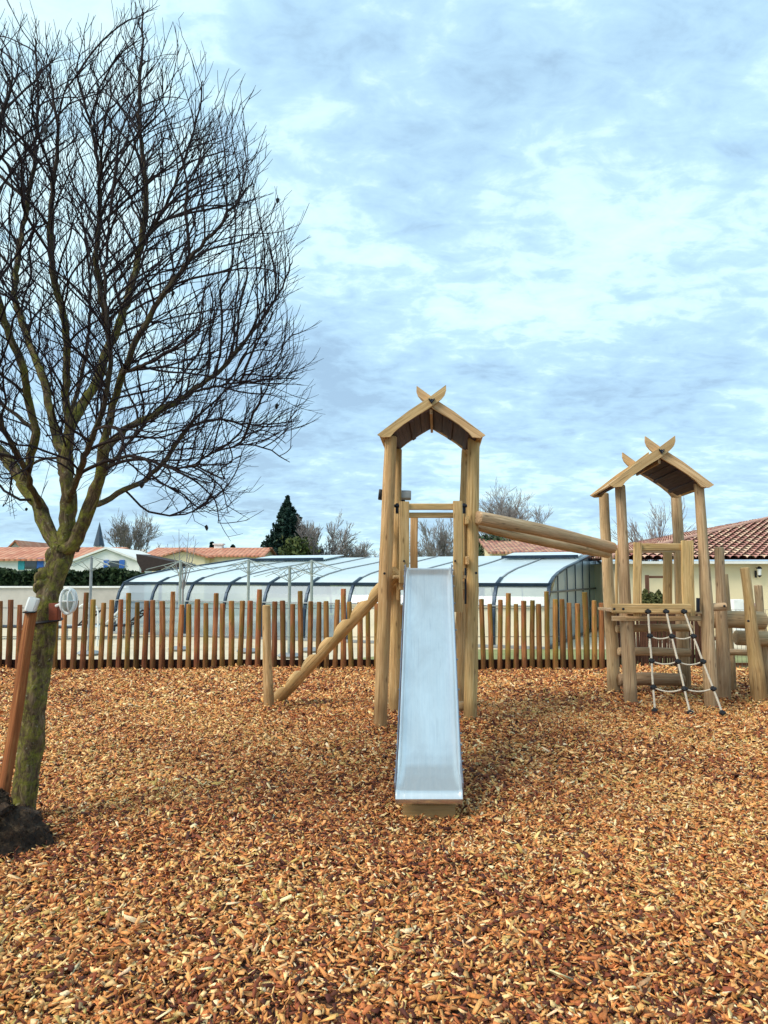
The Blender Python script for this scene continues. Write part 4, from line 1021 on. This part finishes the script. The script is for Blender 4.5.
# overhead logs between the towers
OB = thing('overhead_logs', 'pair of long round logs sloping down from the slide tower to the net tower', 'beam', at(545, 530, 9))
mlog('log', [at(477, 517.5, 8.42), at(545, 531, 8.95), at(613, 548, 9.74)], [.078, .074, .070], ROBG, OB, seg=18, samples=8, wob=.05)
mlog('log', [at(464, 522, 9.15), at(540, 540.5, 9.8), at(608, 553, 10.72)], [.066, .068, .075], ROBG, OB, seg=18, samples=8, wob=.05)

# log walkway to the right
LW = thing('log_walkway', 'log walkway with leaning split posts at the right edge', 'balance walkway', gnd(760, 702))
post(LW, (724, 700), (719, 547), None, .092, .062, ROBG); post(LW, (760, 702), (744.5, 567.5), None, .098, .062, ROB)
post(LW, (768, 694), (758, 585), None, .085, .055, ROBG); post(LW, (733, 690), (726, 574), None, .05, .03, ROBG)
post(LW, (790, 705), (796, 575), None, .09, .06, ROB)
for (pa, pb, r_, Yd) in (((700, 619), (765, 620.5), .115, 10.35), ((735, 637.5), (800, 640), .10, 10.6), ((722, 652), (800, 654), .045, 10.9)):
    mlog('walkway_log', [at(*pa, Yd), (at(*pa, Yd) + at(*pb, Yd)) / 2, at(*pb, Yd)], r_, ROBG, LW, seg=18, samples=6)
bolt(LW, at(748, 621, 9.75), .015)

# ------------------------------------------------------------------ big bare tree
TY = 5.2
def tp(px, py, dy=0.0): return at(px, py, TY + dy)
nodes = []; par = []; hand = []
def addn(p, pa, hr=0.0): nodes.append(Vector(p)); par.append(pa); hand.append(hr); return len(nodes) - 1
named = {}
def limb(start, pts, r0, r1, name=None):
    """pts: (px,py,dy); start: node id or None"""
    seq = [tp(*p_) if len(p_) == 3 else tp(p_[0], p_[1], 0) for p_ in pts]
    if start is not None: seq = [nodes[start]] + seq
    P = []
    n = len(seq)
    for i_ in range(n - 1):
        a, b_, c_, d = seq[max(i_ - 1, 0)], seq[i_], seq[i_ + 1], seq[min(i_ + 2, n - 1)]
        m_ = max(2, int((c_ - b_).length / .05))
        for k in range(m_):
            u = k / m_; P.append(0.5 * ((2 * b_) + (c_ - a) * u + (2 * a - 5 * b_ + 4 * c_ - d) * u * u + (3 * b_ - a - 3 * c_ + d) * u ** 3))
    P.append(seq[-1]); ids = []
    cur = start
    for i_, p_ in enumerate(P):
        if start is not None and i_ == 0: continue
        f_ = i_ / (len(P) - 1)
        p_ = p_ + Vector((rnd.gauss(0, .004), rnd.gauss(0, .006), rnd.gauss(0, .004)))
        cur = addn(p_, cur if cur is not None else -1, r0 * (1 - f_) + r1 * f_); ids.append(cur)
    return ids
g0 = Vector(tp(24, 822)); 
trunk = limb(None, [(18, 845, 0), (25, 800, 0), (29.5, 752, 0), (36.5, 690, 0), (41.5, 642, 0), (47, 606, 0), (52, 584, 0), (60, 560, 0), (64, 549, 0)], .08, .066)
fork = trunk[-1]
A = limb(fork, [(54, 541, .03), (46, 525, .06), (37, 503, .12), (24, 484, .2), (6, 458, .3), (-20, 430, .45), (-60, 395, .6), (-110, 350, .75)], .046, .010)
def near(ids, px, py):
    b_ = None; bd = 1e9
    for i_ in ids:
        q_ = nodes[i_]; t_ = q_.y
        # project
        dz = q_.z - CAMZ; yc = dz * CP - q_.y * SP; zc_ = q_.y * CP + dz * SP
        x_ = 384 + F * q_.x / zc_; y_ = 512 - F * yc / zc_
        d_ = (x_ - px) ** 2 + (y_ - py) ** 2
        if d_ < bd: bd = d_; b_ = i_
    return b_
A2 = limb(near(A, 26, 485), [(31, 455, .1), (36, 432, .05), (29, 403, 0), (24, 370, -.1), (10, 335, -.2), (-4, 290, -.3), (-12, 220, -.35), (-5, 150, -.4), (12, 80, -.45)], .030, .007)
A3 = limb(near(A, 0, 453), [(-25, 400, .1), (-50, 330, -.1), (-75, 250, -.25), (-90, 170, -.3)], .022, .006)
A4 = limb(near(A2, 36, 434), [(12, 412, .3), (-15, 395, .6), (-50, 380, .8)], .014, .004)
B = limb(fork, [(66, 540, 0), (68, 510, 0), (67, 480, 0), (66, 458, 0)], .050, .042)
B1 = limb(B[-1], [(55, 436, .1), (50, 408, .15), (42, 374, .25), (26, 334, .4), (15, 290, .5), (22, 230, .6), (35, 160, .6), (38, 95, .65), (35, 40, .65)], .028, .006)
B2 = limb(B[-1], [(69, 430, -.05), (65, 392, -.1), (67, 352, -.2), (62, 310, -.3), (52, 270, -.4), (50, 210, -.5), (58, 140, -.55), (50, 70, -.6)], .028, .006)
B3 = limb(near(B2, 69, 428), [(83, 403, .1), (99, 378, .15), (106, 350, .2), (120, 322, .25), (130, 290, .3), (142, 240, .3), (146, 190, .3), (139, 120, .3), (142, 50, .3), (143, 14, .3)], .030, .005)
B4 = limb(near(B3, 108, 345), [(104, 310, -.1), (96, 260, -.25), (100, 200, -.35), (92, 130, -.4), (75, 70, -.45)], .018, .005)
B5 = limb(near(B3, 140, 250), [(165, 205, .2), (182, 165, .2), (197, 120, .15), (203, 80, .1)], .012, .004)
D = limb(fork, [(74, 545, -.05), (84, 522, -.1), (92, 498, -.15), (101, 472, -.2), (103, 445, -.25)], .042, .030)
D1 = limb(D[-1], [(112, 412, -.3), (120, 380, -.4), (135, 345, -.5), (160, 300, -.6), (190, 260, -.65), (222, 222, -.7), (250, 185, -.7)], .022, .005)
D2 = limb(near(D, 103, 450), [(125, 430, -.1), (155, 414, .05), (190, 392, .2), (218, 372, .3), (245, 340, .35), (275, 300, .4), (292, 262, .4)], .022, .004)
D3 = limb(near(D2, 190, 392), [(225, 385, 0), (260, 380, -.1), (300, 378, -.15)], .009, .003)
D4 = limb(near(D1, 122, 375), [(150, 362, -.8), (185, 340, -1.0), (225, 310, -1.1)], .012, .003)
E = limb(near(D, 88, 510), [(104, 502, .05), (118, 493, .1), (146, 479, .2), (162, 464, .25), (176, 444, .3), (190, 425, .3), (215, 400, .3), (245, 372, .3)], .022, .004)
E1 = limb(near(E, 189, 428), [(220, 420, .4), (255, 425, .45), (300, 420, .5)], .009, .003)
E2 = limb(near(E, 125, 490), [(140, 506, .2), (160, 515, .25), (185, 514, .3), (205, 505, .35), (215, 512, .4)], .008, .003)
E3 = limb(near(E, 162, 464), [(185, 468, .0), (215, 452, -.1), (255, 445, -.15), (290, 462, -.2)], .008, .003)
G1 = limb(near(D, 95, 490), [(108, 468, .4), (130, 440, .8), (165, 400, 1.0), (200, 350, 1.1)], .018, .004)
G2 = limb(near(B, 68, 490), [(60, 460, .5), (70, 420, .9), (85, 360, 1.1), (90, 290, 1.2), (80, 200, 1.25)], .022, .005)
G3 = limb(near(B, 68, 500), [(80, 470, -.5), (95, 430, -.8), (110, 370, -.95), (105, 290, -1.0), (110, 210, -1.0)], .020, .005)
G4 = limb(near(A, 40, 508), [(25, 470, -.3), (0, 420, -.6), (-20, 350, -.8), (-30, 260, -.9)], .020, .005)
A5 = limb(near(A, 34, 498), [(20, 500, 0), (6, 490, 0), (-15, 480, 0), (-50, 470, .1)], .009, .004)
# crown envelope
poly = [(-260, 420), (-270, 300), (-220, 170), (-140, 60), (-40, 25), (20, 22), (60, 40), (100, 62), (120, 50), (142, 6), (160, 55), (184, 45), (198, 100), (222, 120), (255, 148), (264, 182), (262, 220), (285, 250), (296, 272), (292, 320),
        (306, 350), (313, 385), (296, 405), (306, 422), (290, 445), (296, 462), (262, 450), (252, 490), (225, 498), (212, 522), (170, 512), (120, 470), (105, 500), (85, 470), (45, 480), (20, 505), (-10, 495), (-60, 490), (-160, 470)]
def inpoly(x, y):
    c_ = False; j = len(poly) - 1
    for i_ in range(len(poly)):
        xi, yi = poly[i_]; xj, yj = poly[j]
        if (yi > y) != (yj > y) and x < (xj - xi) * (y - yi) / (yj - yi) + xi: c_ = not c_
        j = i_
    return c_
att = []
tr_rnd = random.Random(99)
while len(att) < 4300:
    x_, y_ = tr_rnd.uniform(-270, 314), tr_rnd.uniform(5, 520)
    if not inpoly(x_, y_): continue
    ex = (x_ - 25) / 300; ey = (y_ - 300) / 300
    rr = max(.12, 1 - ex * ex - .7 * ey * ey) ** .5 * 1.35
    if x_ < 0 and tr_rnd.random() < .45: continue
    if x_ > 60: x_ = 60 + (x_ - 60) * .915
    if y_ < 200: y_ += (200 - y_) * .09
    att.append(at(x_, y_, TY + tr_rnd.uniform(-1, 1) * rr))
INF, KILL, STEP = .48, .075, .042
alive = att
ORG = tp(62, 530)
for it in range(130):
    kd = KDTree(len(nodes))
    for i_, p_ in enumerate(nodes): kd.insert(p_, i_)
    kd.balance()
    pull = {}; nxt = []
    for a in alive:
        co, idx, dist = kd.find(a)
        if dist < KILL: continue
        nxt.append(a)
        if dist < INF and hand[idx] < .045:
            v_ = (a - co).normalized(); pull[idx] = pull.get(idx, Vector()) + v_
    alive = nxt
    if not pull: break
    for idx, v_ in pull.items():
        d = v_.normalized(); pa = par[idx]
        inert = (nodes[idx] - nodes[pa]).normalized() if pa >= 0 else Vector((0, 0, 1))
        ow = nodes[idx] - ORG; ow.z *= .7; ow.normalize()
        d = (d * .62 + inert * .55 + ow * .62 + Vector((0, 0, .10)) + Vector((tr_rnd.gauss(0, .08), tr_rnd.gauss(0, .08), tr_rnd.gauss(0, .08)))).normalized()
        np_ = nodes[idx] + d * STEP
        co, j, dist = kd.find(np_)
        if dist < STEP * .35: continue
        addn(np_, idx)
nn = len(nodes)
ch0 = [[] for _ in nodes]
for i_, p_ in enumerate(par):
    if p_ >= 0: ch0[p_].append(i_)
for it in range(4):
    new = {}
    for i_ in range(nn):
        if hand[i_] or not ch0[i_] or par[i_] < 0: continue
        c_ = sum((nodes[k] for k in ch0[i_]), Vector()) / len(ch0[i_]); new[i_] = nodes[i_] * .4 + (nodes[par[i_]] + c_) * .3
    for i_, p_ in new.items(): nodes[i_] = p_
# fine twigs: straight-ish shoots that leave at a narrow angle and turn up
org = tp(60, 540)
def shoot(i_, ln_, lv=0):
    pa = par[i_]; d = (nodes[i_] - nodes[pa]).normalized()
    s_ = d.cross(Vector((tr_rnd.gauss(0, 1), tr_rnd.gauss(0, 1), tr_rnd.gauss(0, 1)))).normalized()
    ow = (nodes[i_] - org); ow.z *= .6; ow.normalize()
    dd = (d * .55 + s_ * .65 + ow * .45 + Vector((0, 0, .30))).normalized(); cur = i_; k = 0
    while ln_ > 0:
        cur = addn(nodes[cur] + dd * .034, cur); ln_ -= .034; k += 1
        dd = (dd + Vector((tr_rnd.gauss(0, .05), tr_rnd.gauss(0, .05), .055 + tr_rnd.gauss(0, .03)))).normalized()
        if lv < 1 and k > 1 and tr_rnd.random() < .32: shoot(cur, tr_rnd.uniform(.05, .13), lv + 1)
for i_ in range(len(trunk) + 10, nn):
    pa = par[i_]
    if pa < 0 or hand[i_] > .03: continue
    if tr_rnd.random() < (.30 if hand[i_] == 0 else .20): shoot(i_, tr_rnd.uniform(.07, .24))
print('tree nodes', nn, len(nodes), 'left', len(alive))
EXP = 2.25; TIP = .0017
acc = [0.0] * len(nodes); kids = [[] for _ in nodes]
for i_ in range(len(nodes) - 1, -1, -1):
    if par[i_] >= 0: kids[par[i_]].append(i_)
rad = [0.0] * len(nodes)
for i_ in range(len(nodes) - 1, -1, -1):
    r_ = TIP if not kids[i_] else sum(rad[c_] ** EXP for c_ in kids[i_]) ** (1 / EXP)
    if hand[i_] > 0: r_ = max(min(r_, hand[i_] * 1.25), hand[i_] * 1.05)
    rad[i_] = r_
tree = thing('bare_tree', 'large leafless mossy tree leaning in from the left edge in front of the fence', 'tree', (g0.x, TY, 0))
tm, cm = MB(), MB()
def chain(start, parent_id):
    st = [(start, parent_id)]
    while st:
        s_, pa = st.pop()
        ids = [s_]; cur = s_
        while kids[cur]:
            ks = sorted(kids[cur], key=lambda c_: -rad[c_]); 
            for c_ in ks[1:]: st.append((c_, cur))
            cur = ks[0]; ids.append(cur)
        pts = [nodes[q_] for q_ in ids]; rs = [rad[q_] for q_ in ids]
        if pa >= 0: pts = [nodes[pa]] + pts; rs = [min(rs[0] * 1.15, rad[pa])] + rs
        if len(pts) < 2: continue
        rs[-1] *= .7
        rm = max(rs); seg = 14 if rm > .04 else 8 if rm > .015 else 5 if rm > .005 else 3
        (cm).log(pts, rs, seg=seg, wob=.10 if rm > .02 else .04, cap=False, lump=7)
# trunk separately: the hand-laid bole, denser rings with flare
rt = [rad[q_] for q_ in trunk]
pts = [nodes[q_] for q_ in trunk]; n = len(pts)
rs = []
for i_ in range(n):
    f_ = i_ / (n - 1); rs.append(.080 - .006 * f_ + .05 * max(0, 1 - f_ / .10) ** 2)
tm.log(pts, rs, seg=26, wob=.13, cap=False, lump=6)
for q_ in kids[fork]: chain(q_, fork)
for t_ in trunk[:-1]:
    for c_ in kids[t_]:
        if c_ not in trunk: chain(c_, t_)
# burls at the fork
for (px, py, r_, dy) in ((43, 576, .052, -.02), (40, 586, .04, -.04), (78, 549, .018, -.03), (57, 553, .07, .02), (45, 592, .05, 0)):
    c_ = tp(px, py, dy); tm.log([c_ + Vector((.15 * r_ * math.sin(4 * q_), 0, -r_ * 1.15 * math.cos(q_))) for q_ in [math.pi * k / 12 for k in range(1, 12)]], [r_ * math.sin(math.pi * k / 12) ** .8 for k in range(1, 12)], seg=18, wob=.28, lump=11, cap=False)
tm.build('trunk', BARK, tree); cm.build('crown', BARK, tree)
# dark seed clusters on twig tips
mb = MB(); tips = [i_ for i_ in range(len(nodes)) if not kids[i_]]
tr_rnd.shuffle(tips)
for i_ in tips[:70]:
    mb = MB(); c_ = nodes[i_]; s_ = tr_rnd.uniform(.008, .016)
    mb.log([c_ + Vector((0, 0, -s_ * 1.7)), c_ + Vector((0, 0, -s_ * .5)), c_ + Vector((tr_rnd.gauss(0, .3 * s_), 0, s_ * .6)), c_ + Vector((0, 0, s_ * 1.3))], [s_ * .3, s_ * .9, s_, s_ * .3], seg=7, wob=.4, lump=60)
    mb.build('seed_cluster', BLACK, tree)

# stump
st = thing('tree_stump', 'dark shaggy tree stump at the foot of the leaning trunk', 'tree stump', (at(6, 850, 4.78).x, 4.78, 0))
c_ = Vector((at(-14, 850, 4.66).x, 4.66, 0)); mb = MB()
mb.log([c_ + Vector((x_, 0, z_)) for z_, x_ in ((-.05, .03), (.0, .03), (.05, .02), (.11, 0), (.17, -.03), (.23, -.05), (.29, -.07), (.33, -.08), (.35, -.08))], [.31, .285, .255, .235, .215, .19, .15, .09, .02], seg=56, wob=.20, lump=10, samples=4, cap=False)
for i_, v_ in enumerate(mb.v):
    v_ = Vector(v_); d_ = v_ - c_; d_.z *= .6
    k_ = noise.fractal(v_ * 16, .8, 2.1, 4) * .028 + noise.noise(Vector((v_.x * 40, v_.y * 40, v_.z * 9))) * .012
    mb.v[i_] = tuple(v_ + d_.normalized() * k_)
STV = np.array(mb.v)
STB, t, b = newmat('stump_bark')
o = N(t, 'ShaderNodeTexCoord').outputs['Object']
L(t, ramp(t, noi(t, o, 14, 7, .75, .6), [(.35, (.010, .006, .004)), (.52, (.055, .030, .015)), (.72, (.24, .14, .07))]), b.inputs['Base Color']); b.inputs['Roughness'].default_value = .95
bump(t, b, noi(t, o, 30, 6, .75), 1.0, .03)
mb.build('stump_body', STB, st)
SV = STV[rg2.integers(0, len(STV), 2600)] + rg2.normal(0, .006, (2600, 3)); SV = SV[SV[:, 2] > 0]
sb = leafcloud('bark_shreds', SV, .014, STB, st, 77, 2.6); sb['kind'] = 'stuff'
mb = MB(); mb.log([c_ + Vector((-.06, -.10, .25)), c_ + Vector((-.03, -.07, .31)), c_ + Vector((-.05, -.02, .365))], [.09, .10, .06], seg=24, wob=.3, lump=12); mb.build('rotten_crest', plain('rotten_wood', (.30, .20, .11), .9, nsc=20, var=.5, bmp=.5), st)
# roots
mb = MB()
for a in (20, -25, -60, 70, 130, 200):
    d = Vector((math.cos(R(a)), math.sin(R(a)), 0)); mb.log([c_ + d * .12 + Vector((0, 0, .10)), c_ + d * .24 + Vector((0, 0, .045)), c_ + d * .32 + Vector((0, 0, -.02))], [.07, .045, .02], seg=9, wob=.2, samples=4, lump=8)
mb.build('root', STB, st)

# stake, strap, lamp on the tree
sk = thing('tree_stake', 'leaning square red-brown stake propped against the tree trunk', 'stake', at(2, 795, 4.98))
p1 = at(31.5, 611, 5.0); p0 = at(1, 812, 4.92); p0 = p0 + (p0 - p1).normalized() * .12
mplank('stake_timber', p0, p1, .056, .060, STAKE, sk, side=(.5, .86, 0), ch=.006, sub=12, wav=.008)
bx = thing('junction_box', 'small white plastic box on top of the leaning stake', 'junction box', at(32, 604, 4.98))
mb = MB(); a_ = at(30, 611, 4.98); b_ = at(34.5, 598, 4.98); mb.plank(a_, b_, .065, .07, (1, .2, 0), ch=.012); mb.build('box_body', WHITE, bx)
mb = MB(); mb.plank(a_ + Vector((0, 0, -.012)), a_ + Vector((0, 0, -.002)), .075, .08, (1, .2, 0)); mb.build('base_plate', BLACK, bx)
sp3 = thing('tree_strap', 'black rubber strap tied round the trunk and stake', 'strap', at(45, 622, 5.1))
mb = MB(); cc_ = tp(46.5, 621); ring = []
for k in range(33):
    a = 2 * math.pi * k / 32; ring.append(cc_ + Vector((math.cos(a) * .104 - .01, math.sin(a) * .104, .012 * math.sin(a + 1))))
mb.log(ring, .010, seg=6, wob=0, cap=False); mb.build('band', BLACK, sp3)
# red block with white oval bulkhead lamp
lm = thing('bulkhead_lamp', 'white oval caged bulkhead lamp on a red-brown block on the tree trunk', 'lamp', at(62, 605, 5.03))
mb = MB(); mb.plank(at(55, 620, 5.06), at(55, 603, 5.06), .06, .06, (1, 0, 0), ch=.004); mb.build('mounting_block', plain('dark_red_block', (.20, .045, .018), .7, nsc=20), lm)
lc = at(67.5, 601, 4.98)
def oval(cx, rx, rz, y, n=28): return [Vector((cx.x + rx * math.cos(2 * math.pi * k / n), y, cx.z + rz * math.sin(2 * math.pi * k / n))) for k in range(n)]
mb = MB(); rim = oval(lc, .044, .080, lc.y); mb.log(rim + rim[:1], .011, seg=8, wob=0, cap=False); rim = oval(lc, .046, .082, lc.y + .035); mb.prism(list(reversed(rim)), (0, 1, 0), .02); mb.build('housing', WHITE, lm)
mb = MB()
for f_, k in ((1, 0), (.92, .02), (.7, .036), (.35, .045)):
    pass
rings = [[mb.addv(q_) for q_ in oval(lc, .039 * s_, .072 * s_, lc.y + .02 - d_)] for s_, d_ in ((1, 0), (.93, .025), (.75, .042), (.45, .052), (.1, .056))]
for A_, B_ in zip(rings, rings[1:]):
    for k in range(28): mb.f.append((A_[k], A_[(k + 1) % 28], B_[(k + 1) % 28], B_[k]))
mb.f.append(tuple(rings[-1])); mb.build('lens', plain('frosted_lens', (.42, .46, .42), .25, bmp=0, var=.3, nsc=20), lm)
mb = MB()
for dx in (-.022, .022): mb.log([lc + Vector((dx, 0, -.075)), lc + Vector((dx, -.045, -.045)), lc + Vector((dx, -.05, .045)), lc + Vector((dx, 0, .075))], .005, seg=6, wob=0, samples=4)
mb.log([lc + Vector((-.05, 0, 0)), lc + Vector((-.03, -.045, 0)), lc + Vector((.03, -.045, 0)), lc + Vector((.05, 0, 0))], .005, seg=6, wob=0, samples=4); mb.build('cage', WHITE, lm)
mb = MB(); mb.log([at(56, 606, 5.03), lc + Vector((-.05, .02, -.02))], .010, seg=8, wob=0); mb.build('cable_gland', WHITE, lm)

for o_ in bpy.data.objects:
    if '_o' in o_.keys(): del o_['_o']
